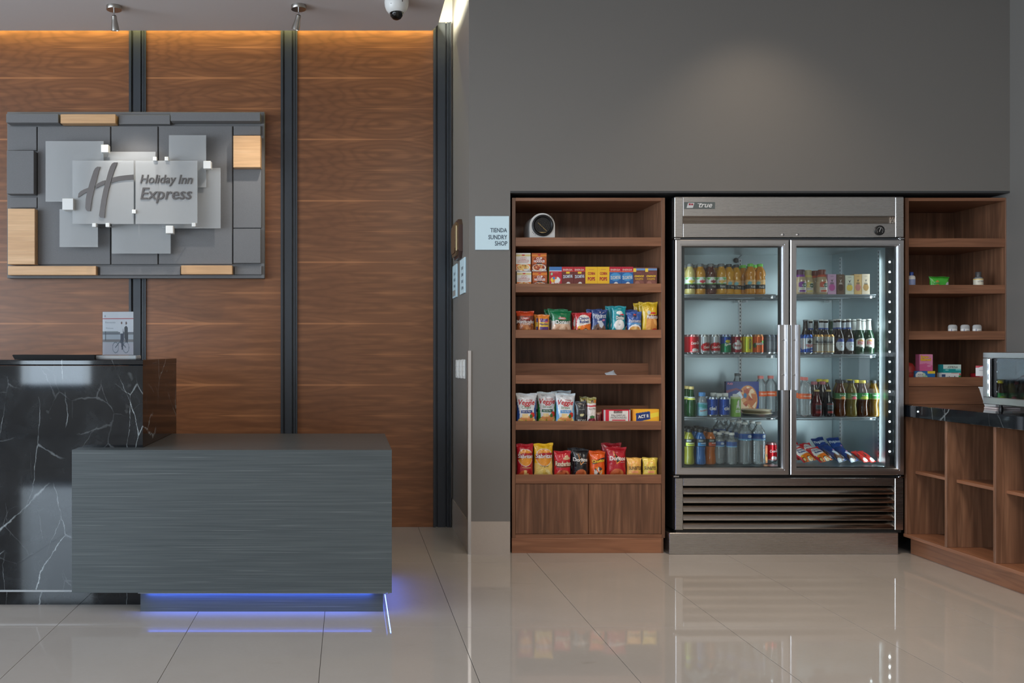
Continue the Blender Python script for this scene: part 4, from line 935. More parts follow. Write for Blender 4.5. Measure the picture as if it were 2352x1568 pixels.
# small cereal boxes
tig = [('food', .42, .13, .36, .13, [S(224, 120, 50), S(240, 220, 190), S(206, 90, 40)], 22), ('e', .55, .2, .18, .13, S(222, 222, 220)), ('p', [(.7, .12), (.92, .2), (.9, .08)], S(190, 40, 50))]
CER = {
 'fruit': ([('bg', S(186, 34, 54)), ('r', 0, 1, .84, 1, S(64, 120, 184)), ('r', 0, 1, .80, .835, S(210, 220, 230)), ('e', .2, .68, .08, .06, S(150, 210, 170)), ('food', .5, .42, .40, .14, [S(60, 130, 190), S(240, 200, 60), S(220, 90, 50), S(230, 230, 226)], 16), ('food', .5, .06, .5, .09, [S(240, 200, 60), S(120, 70, 160), S(70, 160, 80), S(230, 90, 60), S(236, 230, 226)], 30)],
           [('FROOT', .5, .26, .66, dict(bold=.03), S(244, 238, 226)), ('LOOPS', .5, .15, .66, dict(bold=.03), S(244, 210, 120)), ('KELLOGGS', .5, .74, .42, dict(shear=.3), S(240, 150, 170))], S(150, 170, 60)),
 'choczuc': ([('bg', S(110, 46, 44)), ('r', 0, 1, .80, 1, S(186, 40, 52)), ('r', 0, 1, .78, .80, S(214, 84, 56)), ('r', .36, .66, .70, .775, S(234, 196, 50))] + tig,
           [('ENERGIA', .5, .865, .80, dict(bold=.01), S(240, 226, 214)), ('ZUCARITAS', .5, .57, .80, dict(ratio=2.3, bold=.02, out=S(50, 90, 150), rot=.06), S(226, 238, 244))], S(140, 40, 44)),
 'pops': ([('bg', S(240, 190, 40)), ('food', .5, .04, .6, .12, [S(250, 232, 180), S(238, 206, 120), S(246, 240, 224)], 26), ('r', .45, .92, .20, .24, S(80, 140, 180))],
           [('CORN', .5, .70, .60, dict(bold=.04, ratio=1.5), S(176, 36, 50)), ('POPS', .5, .46, .62, dict(bold=.04, ratio=1.5), S(176, 36, 50)), ('KELLOGGS', .5, .88, .4, dict(shear=.3), S(200, 70, 110))], S(236, 190, 50)),
 'zuc': ([('bg', S(40, 96, 160)), ('r', 0, 1, .80, 1, S(190, 36, 60)), ('r', 0, 1, .765, .80, S(232, 110, 60)), ('e', .5, .55, .45, .18, S(72, 150, 206))] + tig,
           [('ENERGIA', .5, .865, .80, dict(bold=.01), S(240, 226, 214)), ('ZUCARITAS', .5, .52, .84, dict(ratio=2.4, bold=.02, out=S(24, 60, 120), rot=.06), S(234, 242, 246))], S(40, 80, 140)),
 'krispis': ([('bg', S(110, 66, 60)), ('r', 0, 1, .86, .95, S(110, 150, 200)), ('r', .0, .26, .80, .95, S(236, 206, 80)), ('e', .5, .26, .42, .17, S(132, 84, 74)), ('e', .35, .25, .2, .12, S(160, 110, 96)), ('food', .5, .03, .5, .07, [S(238, 232, 226), S(120, 70, 60)], 16)],
           [('CHOCO', .5, .60, .80, dict(bold=.04, shear=.15), S(244, 204, 60)), ('KRISPIS', .5, .47, .66, dict(bold=.02), S(220, 170, 60)), ('KELLOGGS', .5, .75, .4, dict(shear=.3), S(220, 90, 110))], S(90, 60, 60))}
cx = [1261.5, 1290.5, 1317.5, 1344.5, 1372, 1399.8, 1427.3, 1454.5, 1481.8, 1509.2]
for i, (k, lab) in enumerate((('fruit', 'red cereal box with blue header, next to the noodle boxes'), ('choczuc', 'dark brown and red cereal box, next to the red one'), ('choczuc', 'dark brown and red cereal box, next to the yellow ones'),
        ('pops', 'yellow cereal box touching the brown and red ones'), ('pops', 'yellow cereal box touching the blue ones'), ('zuc', 'blue and red cereal box touching the yellow ones'), ('zuc', 'blue and red cereal box touching the chocolate brown ones'),
        ('krispis', 'chocolate brown cereal box touching the blue ones'), ('krispis', 'chocolate brown cereal box at the end of the row'))):
    sh, tx, sd_ = CER[k]
    fbox('cereal_box', lab, 'cereal box', 'small cereal boxes on the second shelf', cx[i], cx[i + 1], 612.5 + (1.5 if i > 6 else 0), SURF[1], .040, sh, sd_, tx)

def fbag(name, label, cat, group, pxl, pxr, pyt, surf, t, shapes, texts=(), Y=None, **k):
    Yg = (YG1 + t * .52) if Y is None else Y
    w = (pxr - pxl) * (Yg - CAMY) / F * .975; dz = w * .5 * abs(math.sin(k.get('lean', 0)))
    h = PZ(pyt, Yg) - surf - .0015 - dz
    return bag(name, label, cat, group, PX((pxl + pxr) / 2, Yg), Yg, surf + .001 + dz, w, h, t, shapes, texts, **k)
G3 = 'packets of sweet bakes on the third shelf'
OR, PUR, GRN, BLU, TEAL = S(206, 74, 36), S(92, 56, 120), S(20, 118, 72), S(34, 62, 122), S(20, 148, 160)
cake = [S(200, 130, 80), S(176, 104, 62), S(220, 160, 108), S(150, 84, 50)]
z3 = SURF[2]
def muffin(extra=()): return [('bg', S(122, 62, 46)), ('r', 0, 1, .80, 1, OR), ('food', .5, .28, .52, .30, cake, 26), ('e', .5, .70, .22, .055, S(200, 48, 52)), ('r', .02, .98, .49, .62, S(120, 44, 36))]
fbag('muffin_packet', 'orange and brown packet of muffins against the cabinet side', 'snack packet', G3, 1184.5, 1227.5, 714.5, z3, .062, muffin(), [('Mantecadas', .5, .555, .92, dict(bold=.015, ratio=1.35), WHITE), ('Vainilla', .55, .45, .4, dict(shear=.2), WHITE), ('BIMBO', .5, .70, .30, dict(bold=.02), WHITE)], seed=1, seal=OR)
def nap(): return [('bg', S(224, 130, 36)), ('r', .16, .86, .62, .82, PUR), ('r', .08, .92, .34, .62, S(238, 196, 60)), ('r', .10, .90, .22, .40, PUR), ('stripe', 0.1, .9, 0, .22, S(236, 232, 226), .5, 8), ('e', .7, .64, .12, .05, S(226, 100, 120))]
fbag('cake_roll_packet', 'small orange and purple packet with striped print, in front of its twin', 'snack packet', G3, 1235, 1262.5, 723, z3, .034, nap(), [('Napolitano', .5, .52, .72, dict(bold=.02, ratio=1.7), S(70, 60, 120))], seed=2, seal=S(224, 130, 36))
fbag('cake_roll_packet', 'small orange packet tucked behind the striped purple one', 'snack packet', G3, 1226, 1254, 722, z3, .030, nap(), [], Y=YG1 + .062, seed=3, seal=S(224, 130, 36))
def donas(): return [('bg', S(206, 200, 190)), ('r', 0, 1, .58, 1, GRN), ('food', .5, .26, .46, .32, [S(214, 172, 140), S(196, 148, 116), S(226, 190, 160)], 18), ('e', .25, .10, .1, .09, S(90, 150, 190)), ('r', .16, .86, .44, .60, S(40, 84, 58)), ('e', .52, .67, .20, .05, S(196, 44, 50))]
fbag('donut_packet', 'green topped packet of sugared donuts, frontmost of three', 'snack packet', G3, 1264, 1313, 713, z3, .060, donas(), [('Donas', .51, .52, .62, dict(bold=.03, ratio=1.1), WHITE), ('BIMBO', .52, .67, .28, dict(bold=.02), WHITE)], seed=4, seal=GRN)
fbag('donut_packet', 'green donut packet directly behind the frontmost one', 'snack packet', G3, 1257, 1305, 709.5, z3, .050, donas(), [], Y=YG1 + .098, seed=5, seal=GRN)
fbag('donut_packet', 'green donut packet furthest back of the three', 'snack packet', G3, 1249, 1296, 711, z3, .050, donas(), [], Y=YG1 + .160, seed=6, seal=GRN)
def roles(): return [('bg', S(190, 30, 40)), ('e', .52, .50, .46, .42, S(236, 228, 220)), ('p', [(.1, .38), (.98, .52), (.98, .0), (.1, .0)], S(236, 120, 36)), ('e', .62, .12, .20, .17, S(70, 44, 34)), ('e', .62, .12, .16, .13, S(238, 226, 196)), ('e', .66, .12, .10, .08, S(226, 168, 70)), ('e', .2, .14, .12, .12, S(70, 44, 34)), ('e', .2, .14, .08, .08, S(232, 190, 120)), ('e', .22, .34, .08, .05, S(240, 190, 60))]
RT = [('Choco', .5, .76, .62, dict(bold=.03, rot=.10), S(44, 64, 128)), ('Roles', .52, .60, .54, dict(bold=.03, rot=.10), S(44, 64, 128))]
fbag('snack_cake_packet', 'red and orange snack cake packet in front of its twin', 'snack packet', G3, 1320, 1359, 718.5, z3, .040, roles(), RT, seed=7, seal=RED)
fbag('snack_cake_packet', 'red snack cake packet behind the orange printed one', 'snack packet', G3, 1312.5, 1348, 718, z3, .036, roles(), [], Y=YG1 + .066, seed=8, seal=RED)
def ping(): return [('bg', BLU), ('food', .5, .22, .44, .20, [S(92, 66, 56), S(120, 88, 72), S(70, 50, 44)], 12), ('e', .28, .06, .22, .12, S(206, 214, 222)), ('p', [(.3, .52), (.62, .56), (.8, .40), (.66, .26), (.5, .30), (.44, .42)], S(196, 204, 214)), ('e', .76, .58, .10, .04, S(190, 120, 150))]
fbag('snack_cake_packet', 'dark blue snack cake packet leaning beside the red one, in front of its twin', 'snack packet', G3, 1356, 1393, 711, z3, .042, ping(), [('Pinguinos', .48, .72, .84, dict(bold=.01, ratio=1.9, rot=.06), S(206, 216, 226))], seed=9, lean=.05, seal=BLU)
fbag('snack_cake_packet', 'dark blue snack cake packet showing only its crimped edge behind the other', 'snack packet', G3, 1346, 1384, 710, z3, .036, ping(), [], Y=YG1 + .070, seed=10, seal=BLU)
def doni(): return [('bg', TEAL), ('e', .52, .33, .38, .19, S(232, 232, 230)), ('e', .52, .34, .06, .03, S(170, 180, 180)), ('e', .46, .03, .38, .13, S(228, 228, 226)), ('r', .26, .86, .52, .66, S(50, 96, 100)), ('e', .66, .70, .2, .03, S(200, 50, 60)), ('e', .5, .76, .24, .06, S(226, 230, 228))]
DT = [('Donitas', .55, .59, .56, dict(bold=.03, ratio=1.9), WHITE)]
fbag('mini_donut_packet', 'tall teal packet of mini donuts, frontmost of three', 'snack packet', G3, 1403, 1436.5, 702.5, z3, .044, doni(), DT, seed=11, lean=.03, seal=TEAL)
fbag('mini_donut_packet', 'tall teal packet of mini donuts, middle one of three', 'snack packet', G3, 1396, 1428, 704, z3, .036, doni(), DT, Y=YG1 + .070, seed=12, lean=.02, seal=TEAL)
fbag('mini_donut_packet', 'tall teal packet of mini donuts, rearmost of three', 'snack packet', G3, 1389, 1421, 703, z3, .036, doni(), DT, Y=YG1 + .112, seed=13, lean=.01, seal=TEAL)
def past(): return [('bg', S(48, 84, 156)), ('r', 0, 1, .42, .52, S(90, 150, 200)), ('e', .5, .20, .46, .24, S(228, 228, 226)), ('food', .5, .22, .38, .15, [S(226, 170, 90), S(200, 130, 60), S(236, 196, 130)], 24), ('r', .36, .62, .74, .90, S(44, 44, 74)), ('r', .42, .58, .83, .87, S(190, 50, 60))]
fbag('cookie_packet', 'blue packet of shortbread cookies in front of its twin', 'snack packet', G3, 1439, 1474.5, 715.5, z3, .046, past(), [('Pastisetas', .5, .60, .80, dict(shear=.2, ratio=1.5), WHITE)], seed=14, seal=S(48, 84, 156))
fbag('cookie_packet', 'blue packet of cookies showing behind the front one, near the teal packets', 'snack packet', G3, 1431, 1464, 711, z3, .040, past(), [], Y=YG1 + .074, seed=15, seal=S(48, 84, 156))
def mada(): return [('bg', S(214, 178, 36)), ('r', .22, 1, .0, .50, S(214, 150, 84)), ('food', .62, .24, .42, .26, [S(222, 160, 84), S(206, 140, 70), S(232, 178, 104)], 10), ('e', .8, .05, .3, .14, S(188, 60, 50)), ('r', .28, 1, .50, .61, S(120, 44, 40)), ('e', .66, .665, .22, .03, S(196, 44, 50)), ('e', .40, .68, .12, .06, S(200, 206, 206))]
fbag('sponge_cake_packet', 'tall yellow packet of sponge cakes at the cabinet end, frontmost of three', 'snack packet', G3, 1473, 1511, 694, z3, .046, mada(), [('Madalenas', .62, .555, .70, dict(bold=.02, ratio=2.0), WHITE)], seed=16, seal=S(220, 186, 40))
fbag('sponge_cake_packet', 'tall yellow sponge cake packet, middle one of three', 'snack packet', G3, 1466, 1504, 694.5, z3, .036, mada(), [], Y=YG1 + .072, seed=17, seal=S(220, 186, 40))
fbag('sponge_cake_packet', 'tall yellow sponge cake packet, rearmost of three', 'snack packet', G3, 1454, 1492, 696, z3, .036, mada(), [], Y=YG1 + .114, seed=18, seal=S(220, 186, 40))
# a lone packet lying behind the lip of the nearly empty fourth shelf
bag('foil_packet', 'silver packet lying on the nearly empty fourth shelf, only its corner showing', 'snack packet', None, PX(1408, .12), .12, SURF[3] + .018, .06, .058, .018, [('bg', S(206, 212, 218))], (), lean=-.30, tilt=-1.0, seed=19)
# fifth shelf
z5 = SURF[4]; G5 = 'savoury snacks on the fifth shelf'
def veg(edge, strip): return [('bg', S(218, 220, 222)), ('p', [(0, .82), (.14, .3), (.08, 0), (0, 0)], edge), ('p', [(1, .95), (.86, .5), (.88, 0), (1, 0)], edge), ('r', .18, .78, .40, .49, strip), ('food', .5, .14, .44, .17, [S(232, 190, 110), S(150, 150, 60), S(224, 150, 90), S(244, 216, 140), S(190, 180, 80)], 20), ('r', .26, .56, .26, .37, S(238, 208, 150)), ('e', .78, .34, .12, .08, S(206, 60, 46)), ('e', .70, .30, .08, .06, S(60, 110, 50)), ('e', .28, .90, .1, .02, S(170, 174, 176))]
def VT(s2): return [('Veggie', .48, .70, .76, dict(shear=.25, bold=.02, ratio=1.15), S(190, 34, 44)), (s2, .46, .565, .44, dict(shear=.2), S(70, 120, 56)), ('SENSIBLE', .6, .80, .34, dict(shear=.2), S(190, 50, 60)), ('Sal de Mar', .48, .445, .40, dict(), WHITE)]
fbag('veggie_chip_bag', 'white and navy bag of vegetable chips against the cabinet side', 'snack bag', G5, 1184.5, 1234, 903, z5, .050, veg(S(44, 78, 150), S(36, 60, 120)), VT('Chips'), seed=21, seal=S(200, 206, 212))
fbag('veggie_straw_bag', 'white and green bag of vegetable straws, front row', 'snack bag', G5, 1232.5, 1280, 900, z5, .060, veg(S(50, 150, 72), S(34, 92, 66)), VT('Straws'), Y=YG1 + .080, seed=22, seal=S(200, 210, 212))
fbag('veggie_straw_bag', 'white and light blue bag of vegetable straws, front row', 'snack bag', G5, 1275, 1322, 903, z5, .050, veg(S(112, 174, 220), S(84, 150, 206)), VT('Straws'), seed=23, seal=S(200, 214, 222))
fbag('veggie_chip_bag', 'white bag standing behind the navy and green vegetable snack bags', 'snack bag', G5, 1217, 1262, 902, z5, .040, veg(S(44, 78, 150), S(36, 60, 120)), [], Y=YG1 + .140, seed=24, seal=S(200, 206, 212))
fbag('veggie_straw_bag', 'white bag standing behind the light blue vegetable straws', 'snack bag', G5, 1266, 1312, 897, z5, .040, veg(S(112, 174, 220), S(84, 150, 206)), [], Y=YG1 + .140, seed=25, seal=S(200, 214, 222))
nut = [('bg', S(48, 50, 54)), ('r', .14, .96, .14, .30, S(30, 32, 36)), ('food', .55, .08, .42, .09, [S(214, 190, 160), S(190, 150, 120), S(226, 210, 186)], 26), ('e', .55, .45, .2, .06, S(200, 196, 150)), ('r', .3, .8, .66, .69, S(150, 150, 150))]
fbag('nut_pouch', 'dark grey pouch of nuts beside the light blue bag', 'snack bag', G5, 1320, 1347.5, 921.5, z5, .040, nut, [('PECANS', .56, .22, .72, dict(ratio=1.6, bold=.01), S(210, 210, 206))], seed=26, seal=S(70, 72, 76))
mix = [('bg', S(222, 214, 210)), ('r', 0, 1, .80, 1, S(150, 140, 66)), ('r', 0, 1, .67, .73, S(196, 48, 60)), ('r', .38, .66, .82, .90, S(80, 54, 40)), ('food', .5, .14, .46, .16, [S(130, 40, 60), S(190, 90, 100), S(220, 190, 170), S(96, 30, 46)], 26), ('e', .5, .32, .3, .05, S(60, 110, 60)), ('e', .86, .86, .14, .06, S(206, 120, 50))]
fbag('trail_mix_pouch', 'narrow white and red pouch of berry mix with olive top', 'snack bag', G5, 1347.5, 1370, 912.5, z5, .034, mix, [('NUT MIX', .52, .60, .74, dict(ratio=1.3), S(70, 80, 60))], seed=27, seal=S(160, 150, 80))
fbag('trail_mix_pouch', 'olive topped pouch showing behind the grey nut pouch', 'snack bag', G5, 1331, 1353, 910.5, z5, .032, mix, [], Y=YG1 + .070, seed=28, seal=S(120, 116, 60))
fbag('jerky_pouch', 'small dark red pouch between the berry mix and the red popcorn packet', 'snack bag', G5, 1368, 1382, 945.5, z5, .022, [('bg', S(96, 30, 34)), ('food', .5, .2, .4, .18, [S(190, 110, 50), S(150, 50, 40)], 8), ('r', 0, 1, .85, 1, S(130, 90, 70))], [], Y=YG1 + .028, seed=29)
pk = [('bg', S(206, 34, 60)), ('r', 0, .06, 0, 1, S(190, 194, 200)), ('r', .96, 1, 0, 1, S(190, 194, 200)), ('r', .20, .92, .10, .95, S(222, 218, 214)), ('r', .38, .70, .80, .95, S(66, 40, 36)), ('r', .32, .82, .33, .40, S(200, 50, 66))]
fbox('popcorn_packet', 'red and white microwave popcorn packet with silver ends', 'popcorn packet', None, 1386.5, 1448, 941, z5, .045, pk, S(190, 40, 60), [('KIRKLAND', .54, .87, .30, dict(), WHITE), ('PALOMITAS', .55, .66, .52, dict(ratio=1.1), S(60, 50, 54)), ('MICROONDAS', .56, .52, .58, dict(ratio=1.1), S(60, 50, 54))], Y=YG1 + .006)
bag('popcorn_packet', 'red packet end poking out behind the red and white popcorn packet', 'popcorn packet', None, PX(1386, YG1 + .085), YG1 + .085, z5 + .007, .05, .074, .028, [('bg', S(206, 34, 60))], (), seed=30, lean=.2)['category'] = 'popcorn packet'
ac = [('bg', S(240, 178, 48)), ('r', 0, .06, 0, 1, S(236, 160, 60)), ('p', [(.10, .76), (.64, .88), (.66, .42), (.12, .24)], S(40, 66, 130)), ('p', [(.14, .70), (.60, .81), (.62, .48), (.16, .32)], S(34, 56, 112)), ('p', [(.66, .74), (.98, .84), (.98, .58), (.66, .48)], S(236, 214, 70)), ('food', .62, .10, .34, .14, [S(250, 230, 150), S(246, 214, 110)], 16), ('e', .84, .02, .12, .1, S(120, 90, 160))]
fbox('popcorn_box', 'yellow microwave popcorn box at the end of the fifth shelf', 'popcorn box', None, 1454, 1514.5, 939.5, z5, .050, ac, S(226, 160, 60), [('ACT II', .38, .58, .40, dict(bold=.04, rot=.12, ratio=1.1), WHITE)], Y=YG1 + .002, rz=.03)
# sixth shelf
z6 = SURF[5]; G6 = 'crisp bags on the lowest shelf'
def sab(c1, c2, low): return [('bg', c1), ('p', [(0, .45), (1, .5), (1, 0), (0, 0)], c2), ('e', .5, .62, .45, .25, S(226, 220, 214)), ('e', .5, .62, .43, .235, S(226, 150, 50)), ('p', [(.04, .56), (.5, .64), (.96, .62), (.97, .74), (.5, .76), (.05, .70)], S(170, 34, 44))] + low
fbag('crisp_bag', 'red crisp bag with round gold badge against the cabinet side', 'crisp bag', G6, 1185, 1225.5, 1019, z6, .070, sab(S(186, 28, 44), S(170, 28, 44), [('food', .5, .12, .4, .14, [S(206, 90, 50), S(236, 200, 130), S(190, 50, 40)], 10)]), [('Sabritas', .5, .66, .84, dict(bold=.02, ratio=1.1, out=S(150, 30, 40)), WHITE), ('Adobadas', .55, .34, .5, dict(), S(236, 210, 150))], seed=31, seal=S(176, 26, 40))
fbag('crisp_bag', 'yellow crisp bag with red and gold badge, next to the red one', 'crisp bag', G6, 1225, 1271, 1018, z6, .070, sab(S(232, 182, 30), S(232, 200, 110), [('food', .5, .15, .36, .15, [S(240, 216, 130), S(232, 200, 100), S(246, 230, 160)], 10)]), [('Sabritas', .5, .66, .84, dict(bold=.02, ratio=1.1, out=S(150, 30, 40)), WHITE), ('Original', .5, .37, .40, dict(), S(90, 60, 40))], seed=32, seal=S(236, 190, 30))
fbag('crisp_bag', 'short red crisp bag with a sombrero print, beside the yellow one', 'crisp bag', G6, 1271, 1312, 1035, z6, .062, [('bg', S(196, 34, 48)), ('food', .5, .16, .42, .17, [S(200, 100, 60), S(150, 60, 40), S(214, 130, 80)], 22), ('r', .1, .96, .42, .47, S(120, 60, 40)), ('e', .72, .74, .22, .05, S(210, 180, 140)), ('e', .72, .79, .11, .06, S(210, 180, 140))], [('Rancheritos', .52, .56, .88, dict(bold=.03, ratio=2.0, out=S(90, 50, 34)), S(232, 214, 190))], seed=33, seal=S(186, 30, 40))
def dor(c, c2): return [('bg', c), ('food', .5, .16, .34, .18, [S(206, 120, 70), S(190, 96, 56)], 7), ('p', [(.30, .88), (.68, .58), (.46, .48)], S(236, 150, 60)), ('p', [(.34, .85), (.64, .59), (.47, .52)], c2)]
fbag('crisp_bag', 'black tortilla chip bag with orange triangle', 'crisp bag', G6, 1313, 1352.5, 1031, z6, .066, dor(S(30, 30, 34), S(30, 30, 34)), [('Doritos', .46, .66, .82, dict(bold=.03, ratio=1.15), WHITE), ('INCOGNITA', .68, .54, .3, dict(), S(190, 190, 190))], seed=34, seal=S(40, 40, 44))
fbag('crisp_bag', 'black crisp bag top showing behind the black tortilla chip bag', 'crisp bag', G6, 1303, 1344, 1028, z6, .045, dor(S(30, 30, 34), S(30, 30, 34)), [], Y=YG1 + .100, seed=35, seal=S(40, 40, 44))
fbag('crisp_bag', 'orange cheese puff bag beside the black bag', 'crisp bag', G6, 1352.5, 1390.5, 1036, z6, .064, [('bg', S(226, 92, 24)), ('p', [(.12, .62), (.5, .72), (.94, .80), (.96, .70), (.5, .60), (.14, .54)], S(40, 36, 34)), ('food', .52, .28, .30, .18, [S(226, 92, 24), S(222, 220, 214), S(240, 150, 60), S(70, 60, 60)], 14)], [('Cheetos', .52, .675, .78, dict(bold=.03, ratio=1.2, rot=.14, out=S(40, 36, 34)), S(244, 196, 50))], seed=36, seal=S(226, 92, 24))
fbag('crisp_bag', 'orange bag corner showing behind the cheese puffs', 'crisp bag', G6, 1350, 1382, 1034, z6, .040, [('bg', S(226, 92, 24))], [], Y=YG1 + .150, seed=37, seal=S(226, 92, 24))
fbag('crisp_bag', 'tall red tortilla chip bag with black triangle, front row', 'crisp bag', G6, 1391, 1439, 1026, z6, .070, dor(S(176, 26, 40), S(30, 28, 30)), [('Doritos', .52, .66, .76, dict(bold=.03, ratio=1.15), WHITE), ('NACHO', .76, .54, .22, dict(), S(220, 200, 190))], seed=38, seal=S(176, 26, 40))
fbag('crisp_bag', 'dark red bag standing behind the tall red tortilla chips', 'crisp bag', G6, 1380, 1428, 1017, z6, .050, dor(S(150, 20, 34), S(30, 28, 30)), [], Y=YG1 + .108, seed=39, seal=S(150, 20, 34))
def sun(c): return [('bg', c), ('e', .5, .66, .26, .18, S(236, 150, 90)), ('e', .5, .65, .23, .165, c), ('r', .26, .72, .30, .40, S(236, 160, 110)), ('food', .42, .10, .4, .13, [S(206, 140, 80), S(226, 176, 110), S(190, 120, 76)], 10)]
fbag('crisp_bag', 'small orange-yellow baked snack bag next to the red tortilla chips', 'crisp bag', G6, 1438, 1474, 1050.5, z6, .056, sun(S(226, 176, 88)), [('SUNBITES', .52, .53, .78, dict(ratio=1.7, bold=.01), S(60, 50, 44))], seed=40, seal=S(222, 170, 80))
fbag('crisp_bag', 'small yellow baked snack bag at the end of the lowest shelf', 'crisp bag', G6, 1474.5, 1511, 1050.5, z6, .056, sun(S(222, 196, 84)), [('SUNBITES', .46, .53, .72, dict(ratio=1.7, bold=.01), S(60, 50, 44))], seed=41, seal=S(216, 190, 80))

# ---------------------------------------------------------------- toiletries on the right shelf unit
YR = YC + .05
def jar(name, label, cat, group, px, pyt, base, parts, Y=YR, seg=24):
    """parts: (part name, profile in radius and height, material or colours)"""
    t = thing(name, label, cat, (PX(px, Y), Y, base), group)
    for nm, pr, m in parts:
        link(nm, lathe_mesh(nm, pr, seg), m, t)
    return t
t = jar('lotion_bottle', 'white bottle with blue cap half hidden by the shelf side', 'bottle', None, 2093.5, 612, RSURF[1], [('bottle_body', [(0, 0), (.020, 0), (.021, .004), (.021, .080), (.018, .090), (.010, .094)], M['white_plastic']), ('cap', [(.011, .093), (.011, .112), (.009, .115), (0, .115)], plain('blue_cap', S(50, 80, 160), .35)), ('label_band', [(.0213, .02), (.0213, .07)], plain('bluewhite_label', S(150, 164, 206), .4))])
gp = [('bg', S(74, 186, 60)), ('e', .30, .55, .08, .2, S(196, 140, 70)), ('r', .12, .40, .45, .62, S(60, 160, 70)), ('e', .88, .25, .16, .38, S(222, 226, 230)), ('e', .97, .05, .09, .18, S(226, 160, 60)), ('r', 0, 1, .88, 1, S(52, 150, 44))]
t = bag('pad_packet', 'bright green packet of pads with daisy print on the shelf', 'packet', None, PX(2157, YR + .03), YR + .03, RSURF[1] + .0005, 49 * .00268, PZ(634.5, YR) - RSURF[1], .05, gp, [('Naturella', .48, .34, .36, dict(shear=.15), S(20, 80, 40))], seed=50, crimp=.03, rz=.05)
t = jar('mouthwash_bottle', 'small clear mouthwash bottle with checked cap on the shelf', 'bottle', None, 2247, 622, RSURF[1], [('bottle_body', [(0, 0), (.024, 0), (.0265, .005), (.0265, .074), (.024, .080), (.014, .084), (.012, .090)], M['pet']), ('mouthwash', [(0, .003), (.024, .003), (.0250, .072), (.015, .078), (0, .078)], liquid('mouthwash_liquid', S(130, 160, 190))), ('label_band', [(.0268, .026), (.0268, .073)], plain('cream_label', S(222, 216, 196), .4)), ('cap', [(.016, .086), (.0165, .112), (.014, .116), (0, .116)], plain('dark_checked_cap', S(70, 70, 72), .4))])
letter(t, 'LISTERINE', on_cyl(.0268), .040, S(40, 50, 80), 0, .056, ratio=1.3)
ylw = plain('yellow_rule', S(226, 186, 60), .4)
for z in (.030, .068): link('label_rule', lathe_mesh('label_rule', [(.0270, z), (.0270, z + .004)], 24), ylw, t)
for i, (px, lab) in enumerate(((2188, 'white deodorant stick, the one nearest the refrigerator'), (2216.5, 'white deodorant stick, the middle one of three'), (2244, 'white deodorant stick, the one furthest from the refrigerator'))):
    t = thing('deodorant_stick', lab, 'deodorant', (PX(px, YR), YR, RSURF[2]), 'deodorant sticks on the third shelf')
    ov = lambda r, z: (r, z)
    for nm, pr, m in (('stick_body', [(0, 0), (.026, 0), (.027, .006), (.027, .045), (.026, .048)], M['white_plastic']), ('cap', [(.0272, .048), (.0272, .060), (.024, .069), (.016, .073), (0, .074)], clear('frosted_cap', (.9, .92, .93, 1), 1.3, .3, .7, S(205, 208, 210)) if i == 0 else bpy.data.materials['frosted_cap'])):
        o = link(nm, lathe_mesh(nm, pr, 24), m, t); o.scale = (1, .6, 1)
    for q in letter(t, 'rexona', on_cyl(.0274), .020, S(60, 70, 110), .006, .036): q.scale = (1, .62, 1)
    o = link('blue_stripe', mesh_np('blue_stripe', [(-.017, -.0135, .010), (-.014, -.0142, .010), (-.014, -.0142, .046), (-.017, -.0135, .046)], [(0, 1, 2, 3)]), plain('blue_cap', S(50, 80, 160), .35), t)
zt = RSURF[3]
dr_h = .060
fbox('tablet_box', 'blue and yellow seltzer tablet box lying under the pink box', 'medicine box', None, 2101.5, 2148, 0, zt, .05, [('bg', S(40, 96, 170)), ('r', 0, 1, 0, 1, S(46, 110, 176)), ('e', .25, .62, .22, .34, S(226, 230, 226)), ('e', .52, .5, .1, .16, S(150, 190, 160)), ('e', .44, .7, .08, .14, S(190, 214, 190)), ('r', .62, 1, .78, 1, S(230, 200, 60))], S(60, 130, 170), [('ALKA', .26, .70, .26, dict(shear=.2), S(40, 60, 110)), ('SELTZER', .28, .52, .3, dict(shear=.2), S(40, 60, 110))], Y=YR, h=PZ(852, YR) - zt)
hb = PZ(852, YR) - zt
fbox('stomach_remedy_box', 'pink upright medicine box with yellow lettering standing on the blue box', 'medicine box', None, 2112, 2142.5, 813.5, zt + hb + .001, .04, [('bg', S(222, 140, 176)), ('p', [(0, .40), (.5, .46), (1, .32), (1, 0), (0, 0)], S(208, 96, 146)), ('e', .72, .30, .14, .05, S(226, 150, 184))], S(206, 110, 150), [('Pepto-', .42, .83, .66, dict(bold=.04, out=S(170, 60, 100)), S(240, 196, 60)), ('Bismol', .46, .69, .76, dict(bold=.04, out=S(170, 60, 100)), S(240, 196, 60))], Y=YR + .004)
hc = PZ(856, YR) - zt
fbox('toothpaste_box', 'white and green toothpaste box lying under the teal box', 'toothpaste box', None, 2163, 2207, 0, zt, .045, [('bg', S(222, 222, 220)), ('p', [(.4, .95), (.86, 1), (1, .6), (1, .95)], S(200, 50, 54)), ('r', .88, 1, 0, .75, S(50, 140, 80)), ('r', 0, .2, .6, .85, S(60, 80, 120))], S(206, 206, 204), [('nicols', .5, .52, .56, dict(bold=.04, shear=.2), S(40, 60, 90))], Y=YR, h=hc)
fbox('aspirin_box', 'teal and white medicine box lying on the toothpaste box', 'medicine box', None, 2166.5, 2207.5, 837, zt + hc + .001, .05, [('bg', S(34, 150, 150)), ('r', 0, 1, .50, 1, S(206, 224, 214)), ('r', .70, 1, .30, .46, S(120, 200, 196)), ('r', .12, .30, .28, .36, S(150, 214, 210))], S(40, 140, 140), [('ASPIRINA', .52, .68, .58, dict(ratio=1.3), S(70, 70, 72))], Y=YR + .003)
yk_ = YR + .02
